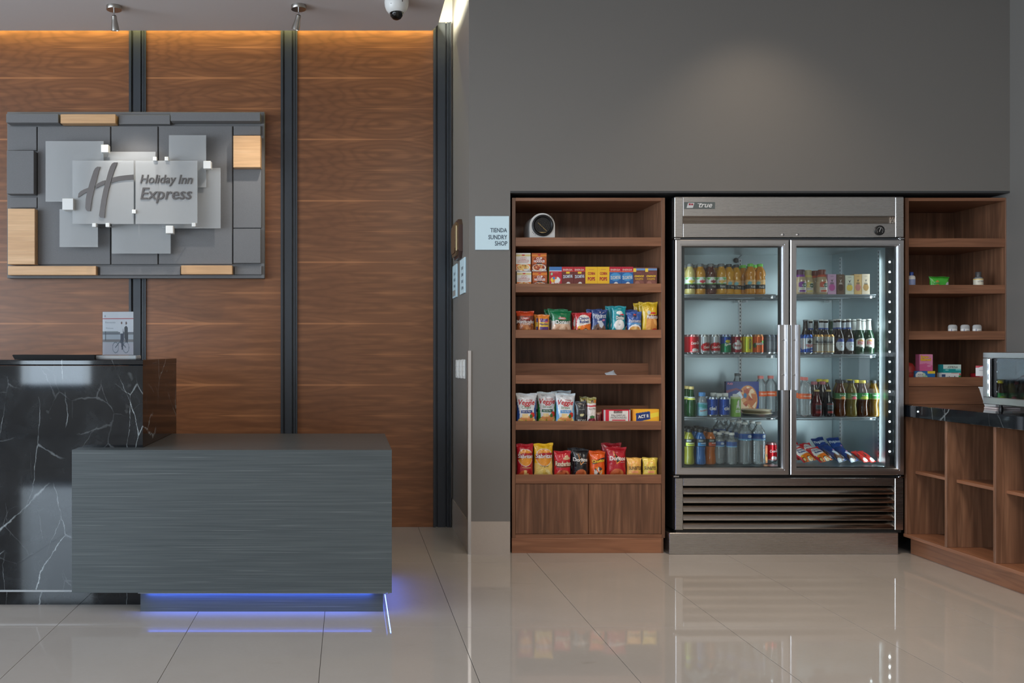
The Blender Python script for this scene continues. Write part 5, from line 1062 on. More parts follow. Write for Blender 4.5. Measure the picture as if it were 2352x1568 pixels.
t = thing('cutlery_pack', 'red and white plastic pack partly hidden by the oven', 'pack', (PX(2251, yk_), yk_, zt))
link('tub', lathe_mesh('tub', [(0, 0), (.046, 0), (.050, .006), (.052, .055), (.047, .058)], 20), clear('red_clear_plastic', S(200, 60, 70), 1.4, .1, .5, S(170, 40, 50)), t)
w_, h_ = .115, .105
nx, ny = 30, 28; us, vv = np.linspace(0, 1, nx + 1), np.linspace(0, 1, ny + 1); U, V = np.meshgrid(us, vv)
shp = [('bg', S(222, 220, 220)), ('r', 0, 1, .8, 1, S(196, 40, 56)), ('e', .45, .45, .45, .52, S(222, 220, 220)), ('p', [(.40, 1), (.62, 1), (.55, .6)], S(196, 40, 56)), ('r', .55, 1, .48, .60, S(50, 84, 140)), ('r', .16, .40, .52, .54, S(120, 120, 124)), ('r', .16, .40, .44, .46, S(120, 120, 124))]
cv_ = on_cyl(.056); bk = [cv_((u - .5) * w_, .042 + v * (h_ - .042)) for v in vv for u in us]
link('card_sleeve', mesh_np('card_sleeve', bk, grid_faces(nx, ny), False, paint(U, V, shp).reshape(-1, 3)), M['print_card'], t)
t = thing('round_pouch', 'round dark red pouch half hidden behind the shelf side', 'pouch', (PX(2087, YR + .05), YR + .05, zt))
link('pouch_body', lathe_mesh('pouch_body', [(.0, .0), (.026, .004), (.036, .03), (.038, .06), (.034, .095), (.02, .118), (0, .124)], 24), plain('dark_red_cloth', S(150, 40, 34), .5), t)
link('rim_seam', lathe_mesh('rim_seam', [(.0385, .058), (.0392, .061), (.0385, .064)], 24), plain('dark_red_seam', S(100, 26, 24), .5), t)

# ---------------------------------------------------------------- drinks in the refrigerator
def solid(name, col, rough=.35): return plain(name, col, rough)
_proto = {}; _rad = {}; _stood = []
def drink(key, name, label, cat, group, px, z, Y=.105, rz=0.0, build=None, x=None):
    """first of a kind is built with its parts, later ones are copies of the thing and its parts; each stands clear of those already there"""
    if key not in _proto:
        o = thing(name, label, cat, (0, 0, 0), group, rz); build(o); _proto[key] = o
        _rad[key] = max((v.co.x ** 2 + v.co.y ** 2) ** .5 for c in o.children if c.type == 'MESH' for v in c.data.vertices)
    else:
        o = copy_tree(_proto[key], None, label, group); o['category'] = cat; o.rotation_euler = (0, 0, rz)
    r = _rad[key]; fixed = x
    for _ in range(60):
        x = PX(px, Y) if fixed is None else fixed
        x = min(max(x, ix0 + .010 + r), ix1 - .011 - r)
        if all((x - a) ** 2 + (Y - b) ** 2 > (r + q + .0006) ** 2 for a, b, q, zz in _stood if abs(zz - z) < .1): break
        Y += .004
    _stood.append((x, Y, r, z)); o.location = (x, Y, z + .0008)
    return o
def part(o, nm, prof, m, seg=22): return link(nm, lathe_mesh(nm, prof, seg), m, o)
def wrap(o, nm, r, z0, z1, shapes, texts=(), seg=44, rows=16, m='print_label', bulge=None):
    pr = [((r if bulge is None else bulge(z0 + (z1 - z0) * i / rows)), z0 + (z1 - z0) * i / rows) for i in range(rows + 1)]
    lb = link(nm, lathe_mesh(nm, pr, seg, lambda U, Z: paint(U, (Z - z0) / (z1 - z0), shapes)), M[m], o)
    for t in texts:   # text, offset along the girth in metres, height share, width, colour, options
        kw = dict(t[5]) if len(t) > 5 else {}
        for q in letter(o, t[0], on_cyl(r if bulge is None else bulge(z0 + (z1 - z0) * t[2])), t[3], t[4], t[1], z0 + (z1 - z0) * t[2], **kw): q.parent = lb
    return lb
def juice_glass(col, capc, fruit):
    def f(o):
        part(o, 'bottle_body', [(0, 0), (.026, 0), (.0305, .005), (.031, .012), (.031, .030), (.0298, .034), (.0298, .106), (.031, .110), (.031, .126), (.028, .144), (.021, .158), (.0175, .164), (.0172, .172)], liquid('juice_%02d' % len(_proto), col, .05, .85))
        part(o, 'cap', [(.0185, .1715), (.0188, .186), (.0178, .1895), (.015, .1895), (.0145, .188), (0, .188)], M['chrome'] if capc is None else capc)
        wrap(o, 'label_band', .0303, .034, .106, [('bg', S(226, 230, 226)), ('p', [(.2, 1), (.36, .74), (.44, 1)], S(120, 190, 100)), ('p', [(.5, 1), (.6, .70), (.74, 1)], S(130, 200, 110)), ('r', 0, 1, .40, .47, S(110, 180, 80)), ('r', 0, 1, 0, .40, S(28, 30, 30)), ('e', .5, .62, .10, .13, fruit), ('e', .62, .66, .06, .10, fruit)],
             [('Valle', .006, .20, .030, WHITE, dict(shear=.2, ratio=1.2))])
    return f
def juice_pet(col, capc):
    def f(o):
        part(o, 'bottle_body', [(0, 0), (.024, 0), (.030, .006), (.031, .018), (.0295, .024), (.0305, .030), (.0295, .036), (.0295, .088), (.0315, .098), (.0275, .104), (.0325, .122), (.031, .140), (.022, .160), (.0155, .168), (.015, .173)], liquid('juice_%02d' % len(_proto), col, .08, .88))
        part(o, 'cap', [(.0175, .172), (.0178, .187), (.016, .190), (0, .190)], capc)
        wrap(o, 'label_band', .0302, .034, .090, [('bg', S(230, 180, 120)), ('food', .52, .72, .13, .28, [S(240, 160, 60), S(236, 184, 110), S(244, 200, 140)], 12), ('e', .40, .64, .07, .18, S(120, 180, 190)), ('r', 0, 1, 0, .44, S(28, 30, 30)), ('r', 0, 1, .44, .47, S(200, 160, 80))], [('Valle', .002, .22, .030, WHITE, dict(shear=.2, ratio=1.2))])
    return f
GREYCAP, DARKCAP, LIMECAP = solid('grey_cap', S(110, 114, 116)), solid('dark_cap', S(52, 54, 58)), solid('lime_cap', S(126, 214, 84))
J = [('pear', 'cloudy pale juice bottle with steel lid', juice_glass(S(206, 190, 120), GREYCAP, S(220, 200, 80))), ('peach', 'amber juice bottle with red fruit label and steel lid', juice_glass(S(214, 150, 40), GREYCAP, S(220, 60, 80))), ('apple', 'dark reddish brown juice bottle with steel lid', juice_glass(S(96, 44, 26), GREYCAP, S(150, 50, 60))), ('mango', 'deep yellow juice bottle with steel lid', juice_glass(S(226, 164, 36), GREYCAP, S(230, 180, 90))),
     ('orange', 'orange juice bottle with dark cap', juice_pet(S(236, 170, 24), DARKCAP)), ('orange', 'orange juice bottle with dark cap', None), ('orangelime', 'orange juice bottle with lime green cap', juice_pet(S(226, 150, 34), LIMECAP)), ('orangelime', 'orange juice bottle with lime green cap', None)]
jx = [1584.5, 1608.5, 1632.5, 1656.5, 1678.5, 1700.5, 1723.5, 1747.5]
extra = {4: ', beside the steel-lidded bottles', 5: ', beside the lime green caps', 6: ', beside the dark caps', 7: ', at the end of the row'}
for row in range(3):
    for i, (k, lab, bf) in enumerate(J):
        lb = lab + (', front of the top shelf' if row == 0 and i < 4 else extra.get(i, '') if row == 0 else ', %s row, %s file' % (ORD[row], ORD[i]))
        drink(k, 'juice_bottle', lb, 'bottle', 'juice bottles on the top refrigerator shelf', jx[i], FS[0], .103 + .0715 * row, [0, .1, .2, -.25, .5, .3, .1, -.1][i] + row * .7, bf, x=PX(jx[i], .103) - (.004 if row else 0))
drink('pear', 'juice_bottle', 'pale juice bottle at the very edge, half hidden by the door frame', 'bottle', 'juice bottles on the top refrigerator shelf', 1565, FS[0], .139, .4)

def can(shapes, texts, top=S(190, 192, 194), m='print_can'):
    def f(o):
        part(o, 'can_body', [(0, .002), (.024, .002), (.026, 0), (.029, .004), (.0325, .012)], M['alu'])
        wrap(o, 'printed_wall', .0325, .012, .108, shapes, texts, m=m, rows=26)
        part(o, 'can_shoulder', [(.0325, .108), (.032, .112), (.0275, .1195), (.0275, .1215), (.026, .1215), (.0245, .117), (0, .117)], plain('can_top_%02d' % len(_proto), top, .3, metal=.85))
        tb = B().lathe([(0, .1176), (.007, .1176), (.007, .119), (0, .119)], (0, -.004, 0), 12).put('pull_tab', M['alu']); tb.parent = o
    return f
CR, CS = S(190, 20, 34), S(196, 200, 204)
CANS = [('cola', 'red cola can with white script', can([('bg', CR), ('e', .46, .14, .07, .12, S(226, 220, 218)), ('e', .54, .12, .06, .10, S(226, 220, 218)), ('r', .3, .7, .02, .06, S(226, 150, 150))], [('Coca-Cola', 0, .60, .060, WHITE, dict(shear=.35, ratio=1.7, bold=.02, rot=.08))], S(196, 150, 150)), 1592.2, .15),
        ('light', 'silver cola can with red lower disc', can([('bg', CS), ('e', .5, .32, .22, .32, CR), ('r', 0, 1, .02, .08, S(170, 174, 178))], [('Coca-Cola', 0, .34, .056, WHITE, dict(shear=.35, ratio=1.6, bold=.02, rot=.08)), ('light', 0, .62, .02, S(120, 124, 128), {})]), 1617.0, .45),
        ('light', 'silver cola can with red lower disc', None, 1641.8, -.05),
        ('lemon', 'blue and green lemon soda can', can([('bg', S(30, 140, 96)), ('p', [(0, .42), (.5, .62), (1, .42), (1, 1), (0, 1)], S(38, 72, 160)), ('e', .5, .70, .09, .09, S(214, 204, 60))], [('Sprite', 0, .50, .046, WHITE, dict(shear=.25, rot=.2, bold=.03))], S(150, 160, 190)), 1666.5, .1),
        ('cider', 'dark red apple soda can with white disc', can([('bg', S(150, 30, 44)), ('e', .5, .42, .16, .24, S(214, 206, 206)), ('e', .66, .86, .08, .12, S(236, 196, 60)), ('p', [(.44, .50), (.47, .80), (.56, .74), (.58, .5)], S(220, 214, 210))], [('Mundet', 0, .44, .044, S(150, 40, 60), dict(bold=.02, ratio=1.5))]), 1691.2, -.1),
        ('grape', 'yellow grapefruit soda can with upright lettering', can([('bg', S(222, 204, 40)), ('r', .36, .46, .08, .86, S(206, 214, 60)), ('r', .62, .72, .1, .5, S(230, 222, 120))], [('FRESCA', .004, .54, .062, S(40, 70, 90), dict(rot=PI / 2, bold=.02, ratio=1.2))]), 1716, .05),
        ('orng', 'orange soda can with green leaf', can([('bg', S(226, 100, 34)), ('e', .62, .66, .08, .10, S(90, 170, 80)), ('e', .34, .44, .05, .16, S(60, 110, 70))], [('FANTA', -.002, .54, .046, WHITE, dict(bold=.04, out=S(40, 70, 130), rot=.05, ratio=1.3))], S(220, 150, 100)), 1740.8, 0),
        ('dark', 'dark grey soda can', can([('bg', S(40, 42, 46)), ('r', 0, 1, .82, .9, S(50, 54, 66)), ('r', .4, .6, .2, .7, S(60, 62, 66))], [], S(70, 74, 84), 'print_label'), 1764, 0)]
for row in range(2):
    for i, (k, lab, bf, px, rz) in enumerate(CANS):
        if k == 'dark' and row == 0: pass
        Y0 = .103 if k != 'dark' else .19
        lb = lab + (', standing beside the red can' if (i == 1 and row == 0) else ', standing beside the lemon soda' if (i == 2 and row == 0) else ' in the front row of cans' if row == 0 and k != 'dark' else ', second row behind the %s front can' % ORD[i])
        if k == 'dark': lb = 'dark grey soda can behind the orange can, %s' % ('nearer the front' if row == 0 else 'further back')
        drink(k, 'soda_can', lb, 'can', 'soda cans on the second refrigerator shelf', px, FS[1], Y0 + row * .072, rz + row * .9, bf, x=PX(px, Y0))
drink('cola', 'soda_can', 'red cola can at the edge, partly hidden by the door frame', 'can', 'soda cans on the second refrigerator shelf', 1567.4, FS[1], .103, .1)
drink('dark', 'soda_can', 'dark grey soda can next to the shelf end', 'can', 'soda cans on the second refrigerator shelf', 1777, FS[1], .255, .3)
# third shelf left: green glass water, sports water, cans, cold food
GG = clear('green_glass', S(60, 150, 76), 1.5, .04, .45, S(10, 84, 34))
GOLD = solid('gold_cap', S(206, 184, 120))
def green_bottle(o):
    part(o, 'bottle_body', [(0, 0), (.026, 0), (.0305, .005), (.031, .05), (.030, .075), (.022, .110), (.015, .140), (.0135, .165), (.0145, .170)], GG)
    part(o, 'cap', [(.0155, .168), (.0158, .183), (.013, .186), (0, .186)], GOLD)
    wrap(o, 'label_band', .0228, .104, .122, [('bg', S(206, 210, 90)), ('r', 0, 1, .5, 1, S(196, 206, 200))], bulge=lambda z: .0312 - (z - .075) * .262 + .0004, rows=6)
for i, (px, Y) in enumerate(((1588, .105), (1578, .175), (1569, .245))):
    drink('green', 'sparkling_water_bottle', 'green glass water bottle with gold cap, %s in its file' % ('first', 'second', 'third')[i], 'bottle', 'green glass bottles on the third shelf', px, FS[2], Y, .3 * i, green_bottle)
def sport_water(o):
    part(o, 'bottle_body', [(0, 0), (.026, 0), (.0305, .006), (.0305, .085), (.027, .105), (.018, .122), (.017, .128)], M['pet'])
    part(o, 'cap', [(.020, .126), (.0205, .146), (.018, .150), (0, .150)], solid('sky_blue_cap', S(76, 140, 204)))
    wrap(o, 'label_band', .0309, .006, .086, [('bg', S(120, 176, 200)), ('p', [(.3, .95), (.7, .8), (.7, .5), (.3, .7)], S(60, 150, 150)), ('e', .5, .3, .2, .25, S(150, 196, 214))], [('Bonafont', 0, .42, .046, S(170, 60, 70), dict(rot=.2, bold=.02, out=S(220, 226, 230)))])
drink('sport', 'water_bottle', 'small water bottle with sky blue cap and turquoise label', 'bottle', None, 1612.5, FS[2], .105, 0, sport_water)
BLC = can([('bg', S(44, 84, 176)), ('e', .5, .42, .17, .22, S(120, 150, 200)), ('e', .5, .42, .165, .21, S(44, 84, 176))], [('ciel', 0, .42, .042, WHITE, dict(bold=.03))], S(170, 180, 196))
drink('bluecan', 'water_can', 'blue can beside the sky blue capped bottle', 'can', 'blue cans on the third shelf', 1636, FS[2], .105, -.25, BLC)
drink('bluecan', 'water_can', 'blue can beside the green carton', 'can', 'blue cans on the third shelf', 1662.5, FS[2], .105, .3)
drink('bluecan', 'water_can', 'blue can mostly hidden behind the other two', 'can', 'blue cans on the third shelf', 1626, FS[2], .178, 0)
def yog(o):
    part(o, 'bottle_body', [(0, 0), (.024, 0), (.028, .006), (.028, .085), (.022, .110), (.016, .122)], solid('cream_bottle', S(200, 206, 190)))
    part(o, 'cap', [(.019, .121), (.0195, .137), (.017, .140), (0, .140)], M['white_plastic'])
for i, (px, Y) in enumerate(((1639, .25), (1651, .19), (1665, .19))):
    drink('yog', 'white_cap_bottle', 'white capped small bottle, %s behind the blue cans' % ('rearmost', 'first of the pair', 'second of the pair')[i], 'bottle', 'white capped bottles on the third shelf', px, FS[2], Y, 0, yog)
def greencan(o):
    wrap(o, 'printed_wall', .030, 0, .122, [('bg', S(124, 172, 72)), ('r', 0, 1, .93, 1, S(196, 206, 150)), ('p', [(.47, .38), (.53, .84), (.57, .84), (.60, .38), (.565, .38), (.555, .50), (.52, .50), (.505, .38)], WHITE), ('r', .47, .62, .24, .32, S(220, 226, 214))], [('ADES', .006, .28, .022, S(90, 140, 60), dict(bold=.02))], m='print_card')
    part(o, 'rim', [(.030, .122), (.029, .126), (.024, .127), (.022, .124), (0, .124)], M['white_plastic'])
    part(o, 'cap', [(.017, .126), (.0175, .137), (.015, .139), (0, .139)], M['white_plastic'])
drink('greencan', 'drink_carton', 'green round carton with large white letter A beside the blue cans', 'carton', None, 1689.5, FS[2], .102, -.15, greencan)
pz = [('bg', S(44, 56, 120)), ('e', .66, .42, .34, .50, S(60, 70, 130)), ('e', .66, .42, .30, .46, S(200, 130, 70)), ('food', .66, .42, .27, .42, [S(214, 160, 110), S(190, 110, 70), S(226, 196, 160), S(170, 80, 60)], 50), ('r', .0, .5, .86, 1, S(40, 50, 110)), ('p', [(0, .72), (.3, .80), (.5, .72), (.5, .66), (.3, .74), (0, .62)], S(120, 60, 80)), ('p', [(.02, .40), (.42, .70), (.52, .50), (.20, .28), (.02, .28)], S(206, 214, 226)), ('e', .58, .56, .05, .08, S(60, 110, 150))]
fbox('frozen_pizza_box', 'blue pizza box with pizza picture standing on edge behind the cartons', 'food box', None, 1668, 1743, 876, FS[2] + .001, .03, pz, S(36, 46, 100), [('FUD', .12, .93, .16, dict(bold=.02), S(220, 120, 130))], Y=.36)
FOIL = plain('foil', S(196, 190, 182), .3, metal=.9)
for i, (z, lab) in enumerate(((0, 'round foil pie tin at the bottom of the two'), (.021, 'round foil pie tin stacked on the other one'))):
    t = thing('foil_pie_tin', lab, 'pie tin', (PX(1737, .175), .175, FS[2] + .0008 + z), 'foil pie tins on the third shelf')
    part(t, 'tin', [(0, 0), (.080, 0), (.090, .014), (.094, .015), (.094, .0165), (.088, .0165)], FOIL, 40)
    part(t, 'lid', [(.088, .0160), (.086, .0185), (0, .0190)], plain('pie_lid', S(206, 190, 160), .35), 40)
def waterbig(o, lab=S(232, 106, 60), capc=S(230, 130, 120)):
    part(o, 'bottle_body', [(0, 0), (.030, 0), (.036, .008), (.037, .020), (.035, .030), (.037, .040), (.035, .052), (.037, .064), (.035, .076), (.037, .088), (.0375, .105), (.0365, .110), (.0365, .142), (.0375, .147), (.036, .165), (.037, .178), (.032, .198), (.022, .212), (.0165, .218), (.0165, .226)], M['pet'])
    part(o, 'cap', [(.0185, .224), (.0188, .240), (.017, .243), (0, .243)], solid('salmon_cap', S(232, 128, 120)))
    wrap(o, 'label_band', .0370, .110, .142, [('bg', lab), ('r', .3, .7, .40, .62, S(240, 140, 90)), ('stripe', .75, .85, .1, .9, S(240, 230, 224), .0, 90)], [('PENAFIEL', 0, .5, .046, S(244, 222, 206), dict(bold=.02))])
wl = 'clear water bottle with orange label'
drink('wbig', 'large_water_bottle', wl + ' in front beside the door handle', 'bottle', 'orange labelled water bottles', 1848.5, FS[2], .108, .0, waterbig)
drink('wbig', 'large_water_bottle', wl + ' half hidden by the door handle', 'bottle', 'orange labelled water bottles', 1838, FS[2], .195, .3)
drink('wbig', 'large_water_bottle', wl + ' behind the pizza box', 'bottle', 'orange labelled water bottles', 1747, FS[2], .42, .25)
drink('wbig', 'large_water_bottle', wl + ' at the end of the shelf near the pie tins', 'bottle', 'orange labelled water bottles', 1770, FS[2], .38, -.3)
def darkcola(o):
    part(o, 'bottle_body', [(0, 0), (.030, 0), (.036, .008), (.036, .15), (.034, .175), (.020, .215), (.0145, .230), (.0145, .240)], M['pet'])
    part(o, 'cola', [(0, .003), (.034, .003), (.0345, .15), (.032, .175), (.022, .205), (0, .205)], liquid('dark_drink', S(40, 36, 38), .08, .95))
    part(o, 'cap', [(.016, .238), (.0163, .254), (.0145, .257), (0, .257)], GREYCAP)
drink('dcola', 'tall_drink_bottle', 'tall bottle of dark drink with grey cap behind the pizza box', 'bottle', None, 1693, FS[2], .50, 0, darkcola)
# bottom left: sports drinks and water
def sports(col, lcol):
    def f(o):
        part(o, 'bottle_body', [(0, 0), (.027, 0), (.032, .006), (.033, .020), (.031, .045), (.0275, .075), (.029, .098), (.032, .112), (.0325, .150), (.030, .166), (.022, .184), (.0165, .192), (.0165, .200)], liquid('sports_%02d' % len(_proto), col, .06, .80))
        part(o, 'cap', [(.0185, .199), (.0188, .216), (.017, .219), (0, .219)], M['black_plastic'])
        wrap(o, 'label_band', .0330, .112, .158, [('bg', S(34, 36, 38)), ('r', .36, .66, .08, .55, lcol), ('r', .40, .62, .30, .36, S(34, 36, 38)), ('r', .38, .52, .66, .90, S(140, 150, 150))], [('POWER', .004, .44, .034, S(220, 224, 220), dict(bold=.03))])
    return f
for i, (k, nm, c, lc, px) in enumerate((('spg', 'yellow-green', S(140, 140, 50), S(190, 206, 70), 1582.5), ('spb', 'blue', S(50, 104, 168), S(70, 150, 214), 1608.5), ('spo', 'orange', S(196, 106, 36), S(214, 90, 50), 1633))):
    for row in range(4):
        drink(k, 'sports_drink_bottle', '%s sports drink bottle with black cap, %s in its file' % (nm, ORD[row]), 'bottle', 'sports drinks on the refrigerator floor', px, FS[3], .105 + row * .073, .15 * i + .4 * row, sports(c, lc), x=PX(px, .105))
BW = S(66, 100, 168)
def water(h, r, z0, z1):
    def f(o):
        pr = [(0, 0), (r * .85, 0), (r * .97, .006)]
        z = .014
        while z < z0 - .008: pr += [(r, z), (r * .945, z + .006)]; z += .0125
        pr += [(r, z0 - .003), (r * .97, z0), (r * .97, z1), (r, z1 + .004), (r * .93, z1 + .018), (r * .62, h - .040), (.0145, h - .020), (.0145, h - .012)]
        part(o, 'bottle_body', pr, M['pet'])
        part(o, 'cap', [(.0165, h - .015), (.0168, h - .003), (.015, h), (0, h)], M['white_plastic'])
        wrap(o, 'label_band', r * .985, z0, z1, [('bg', BW), ('r', 0, 1, 0, .22, S(130, 180, 214)), ('r', .36, .48, .30, .80, S(70, 96, 156)), ('e', .60, .62, .07, .22, S(210, 220, 230))], [('AGUA', .010, .62, r * .5, S(60, 90, 150), dict(bold=.02))])
    return f
small, big = water(.196, .0325, .108, .140), water(.262, .0405, .150, .190)
for row in range(3):
    for i, px in enumerate((1656.5, 1680.5)):
        drink('wsm', 'small_water_bottle', 'small ribbed water bottle with blue label, %s file, %s row' % (('first', 'second')[i], ORD[row]), 'bottle', 'small water bottles on the refrigerator floor', px, FS[3], .105 + row * .071, .5 * row - .3 + i, small, x=PX(px, .105))
    for i, px in enumerate((1711, 1742)):
        drink('wbg', 'tall_water_bottle', 'tall ribbed water bottle with blue label, %s file, %s row' % (('inner', 'outer')[i], ORD[row]), 'bottle', 'tall water bottles on the refrigerator floor', px, FS[3], .110 + row * .088, .6 * row + .2 * i - .2, big, x=PX(px, .11))
for i, (px, Y) in enumerate(((1652, .42), (1674, .42), (1660, .52))):
    drink('wbg', 'tall_water_bottle', 'tall water bottle %s behind the small water bottles' % ('at the back, first', 'at the back, second', 'against the rear wall'), 'bottle', 'tall water bottles on the refrigerator floor', px, FS[3], Y, .8 * i) if False else drink('wbg', 'tall_water_bottle', 'tall water bottle behind the small water bottles, ' + ('beside the sports drinks', 'beside the tall files', 'against the rear wall')[i], 'bottle', 'tall water bottles on the refrigerator floor', px, FS[3], Y, .8 * i)
fbox('juice_carton', 'narrow orange juice carton beside the tall water bottles', 'carton', None, 1754.5, 1763, 1023, FS[3] + .001, .05, [('bg', S(222, 120, 60)), ('food', .5, .3, .5, .25, [S(120, 130, 70), S(236, 170, 90), S(90, 100, 70)], 10), ('r', 0, 1, .86, 1, S(206, 90, 50))], S(196, 100, 50), Y=.17)
drink('cola', 'soda_can', 'red can standing on the refrigerator floor beside the orange carton', 'can', None, 1772, FS[3], .245, .2)

# right half, top shelf: coffee bottles and milk cartons
def coffee(c, cc, lc):
    def f(o):
        part(o, 'bottle_body', [(0, 0), (.029, 0), (.033, .006), (.0335, .060), (.032, .085), (.026, .108), (.021, .122), (.021, .136)], liquid('coffee_%02d' % len(_proto), c, .08, .95))
        part(o, 'neck_band', [(.0262, .108), (.0214, .1215)], solid('band_%02d' % len(_proto), lc))
        part(o, 'neck_sleeve', [(.0213, .1215), (.0213, .137)], solid('sleeve_%02d' % len(_proto), cc))
        part(o, 'cap', [(.0225, .136), (.0228, .150), (.021, .153), (0, .153)], solid('cap_%02d' % len(_proto), cc))
        wrap(o, 'label_band', .0338, .012, .078, [('bg', c), ('e', .50, .72, .11, .32, lc), ('r', .40, .62, 0, .44, S(226, 222, 214)), ('r', .42, .60, .04, .24, lc), ('e', .57, .66, .075, .24, S(228, 228, 224)), ('e', .57, .66, .068, .215, S(34, 92, 70)), ('e', .57, .66, .030, .12, S(226, 228, 224)), ('e', .57, .62, .018, .14, S(34, 92, 70))], [('Frappuccino', -.002, .36, .034, S(90, 70, 60), {})])
    return f
for i, (k, nm, c, cc, lc, px) in enumerate((('cfp', 'creamy coffee bottle with purple band, beside the door handle', S(196, 172, 140), S(84, 50, 70), S(130, 60, 150), 1839), ('cfv', 'pale creamy coffee bottle with yellow band', S(206, 188, 150), S(200, 186, 140), S(222, 206, 120), 1861.5), ('cfm', 'creamy coffee bottle with red-brown band and cap', S(200, 176, 142), S(130, 60, 44), S(206, 90, 60), 1887.5))):
    for row in range(2):
        drink(k, 'coffee_bottle', nm if row == 0 else 'second row ' + nm.replace(', beside the door handle', ''), 'bottle', 'coffee bottles on the top shelf', px, FS[0], .103 + row * .075, -.15 + .9 * row, coffee(c, cc, lc), x=PX(px, .103))
for i, (pa, pb, py, bg, spot, nm) in enumerate(((1901, 1921, 629.5, S(214, 172, 206), S(206, 96, 170), 'pink'), (1922.5, 1939.5, 630, S(112, 84, 66), S(82, 54, 42), 'dark brown'), (1941.5, 1961.5, 632, S(226, 226, 206), S(236, 206, 90), 'white and yellow'), (1962, 1979.5, 629.5, S(212, 172, 112), S(190, 120, 110), 'tan'), (1979.8, 1998, 629, S(214, 196, 172), S(170, 130, 70), 'beige'))):
    ic = S(70, 60, 60) if nm != 'dark brown' else S(220, 210, 200)
    fbox('milk_carton', '%s flavoured milk carton with round colour spot' % nm, 'carton', 'flavoured milk cartons on the top shelf', pa, pb, py, FS[0] + .0008, .045, [('bg', bg), ('e', .5, .34, .36, .17, spot), ('r', 0, 1, 0, .13, tuple(min(1, c * 1.15) for c in bg)), ('p', [(.36, .76), (.5, .70), (.66, .77), (.56, .66), (.5, .60), (.44, .67)], ic), ('r', .26, .74, .50, .52, ic), ('r', .3, .7, .545, .575, ic)], bg, [('Leche', .5, .90, .36, dict(shear=.2), ic)], Y=.075)
# second shelf: beer
drink('tec', 'beer_can', 'silver and blue beer can with red lettering', 'can', 'beer cans on the second shelf', 1853.5, FS[1], .103, .0, can([('bg', S(200, 204, 208)), ('p', [(0, 0), (1, 0), (1, .30), (.7, .34), (.3, .18), (0, .30)], S(40, 80, 170)), ('p', [(.44, .66), (.5, .82), (.58, .7), (.54, .56), (.46, .58)], S(40, 44, 50)), ('r', 0, 1, .9, 1, S(60, 96, 180))], [('TECATE', .006, .42, .058, S(190, 40, 54), dict(bold=.03, ratio=1.3)), ('LIGHT', .014, .13, .022, WHITE, dict(bold=.02))], S(70, 104, 180)))
drink('tec', 'beer_can', 'silver and blue beer can half hidden by the door handle', 'can', 'beer cans on the second shelf', 1834, FS[1], .125, -.6)
MOD = can([('bg', S(196, 190, 178)), ('r', 0, 1, .50, .525, S(120, 110, 96)), ('e', .5, .74, .14, .14, S(170, 172, 172)), ('r', 0, 1, 0, .04, S(200, 160, 90))], [('Modelo', -.004, .66, .056, S(56, 58, 64), dict(bold=.03, ratio=1.4))], S(206, 160, 96))
drink('mod', 'beer_can', 'silver and gold beer can beside the blue one', 'can', 'beer cans on the second shelf', 1878.5, FS[1], .103, .1, MOD)
drink('mod', 'beer_can', 'silver and gold beer can beside the dark beer bottles', 'can', 'beer cans on the second shelf', 1903, FS[1], .103, -.35)
def beer(glass, kind):
    def f(o):
        part(o, 'bottle_body', [(0, 0), (.027, 0), (.030, .005), (.0305, .100), (.028, .118), (.019, .142), (.0145, .162), (.0125, .206), (.0135, .2075), (.0135, .212)], glass)
        part(o, 'crown_cap', [(.0145, .210), (.0148, .214), (.0135, .2185), (0, .2195)], {'mich': M['white_plastic'], 'plain': GREYCAP}.get(kind, M['white_plastic']))
        nb = lambda z: (.0145 - (z - .162) / .044 * .002 if z > .162 else .019 - (z - .142) / .02 * .0045) + .0004
        if kind == 'mich':
            wrap(o, 'neck_label', .015, .156, .198, [('bg', S(200, 206, 214)), ('r', 0, 1, 0, .26, S(56, 84, 160)), ('r', 0, 1, .26, .32, S(226, 228, 230))], bulge=nb, rows=10)
            wrap(o, 'front_label', .0309, .020, .098, [('bg', S(60, 44, 34)), ('e', .5, .5, .17, .50, S(206, 212, 220)), ('p', [(.36, .74), (.64, .74), (.60, .94), (.40, .94)], S(50, 70, 150)), ('r', .48, .52, .30, .42, S(150, 40, 50))], [('ULTRA', 0, .56, .030, S(90, 100, 130), dict(ratio=1.5))])
        elif kind == 'stella':
            wrap(o, 'neck_foil', .015, .150, .206, [('bg', S(216, 218, 214)), ('r', 0, 1, .2, .24, S(190, 190, 186))], bulge=nb, rows=10)
            wrap(o, 'front_label', .0309, .034, .100, [('bg', S(22, 56, 34)), ('p', [(.36, .86), (.44, .98), (.56, .98), (.64, .9), (.65, .2), (.60, .04), (.54, .14), (.36, .24)], S(220, 216, 208)), ('r', .40, .62, .40, .74, S(190, 44, 50)), ('p', [(.40, .74), (.5, .9), (.61, .74)], S(206, 160, 80))], [('STELLA', .002, .64, .036, WHITE, dict(bold=.02)), ('ARTOIS', .002, .50, .036, WHITE, dict(bold=.02))])
    return f
BROWN = liquid('brown_glass', S(46, 30, 22), .05, .94); DGREEN = liquid('green_beer_glass', S(28, 62, 38), .05, .9)
mb, stb, pb_ = beer(BROWN, 'mich'), beer(DGREEN, 'stella'), beer(BROWN, 'plain')
for i, (px, w_) in enumerate(((1926, 'beside the silver and gold cans'), (1948.5, 'beside the green bottles'))): drink('mich', 'beer_bottle', 'brown beer bottle with oval white label, ' + w_, 'bottle', 'beer bottles on the second shelf', px, FS[1], .102, .1, mb)
for i, (px, w_) in enumerate(((1972.5, 'beside the brown bottles'), (1995, 'at the end of the front row'))): drink('stella', 'beer_bottle', 'green beer bottle with white neck and label, ' + w_, 'bottle', 'beer bottles on the second shelf', px, FS[1], .102, -.05 - .1 * i, stb)
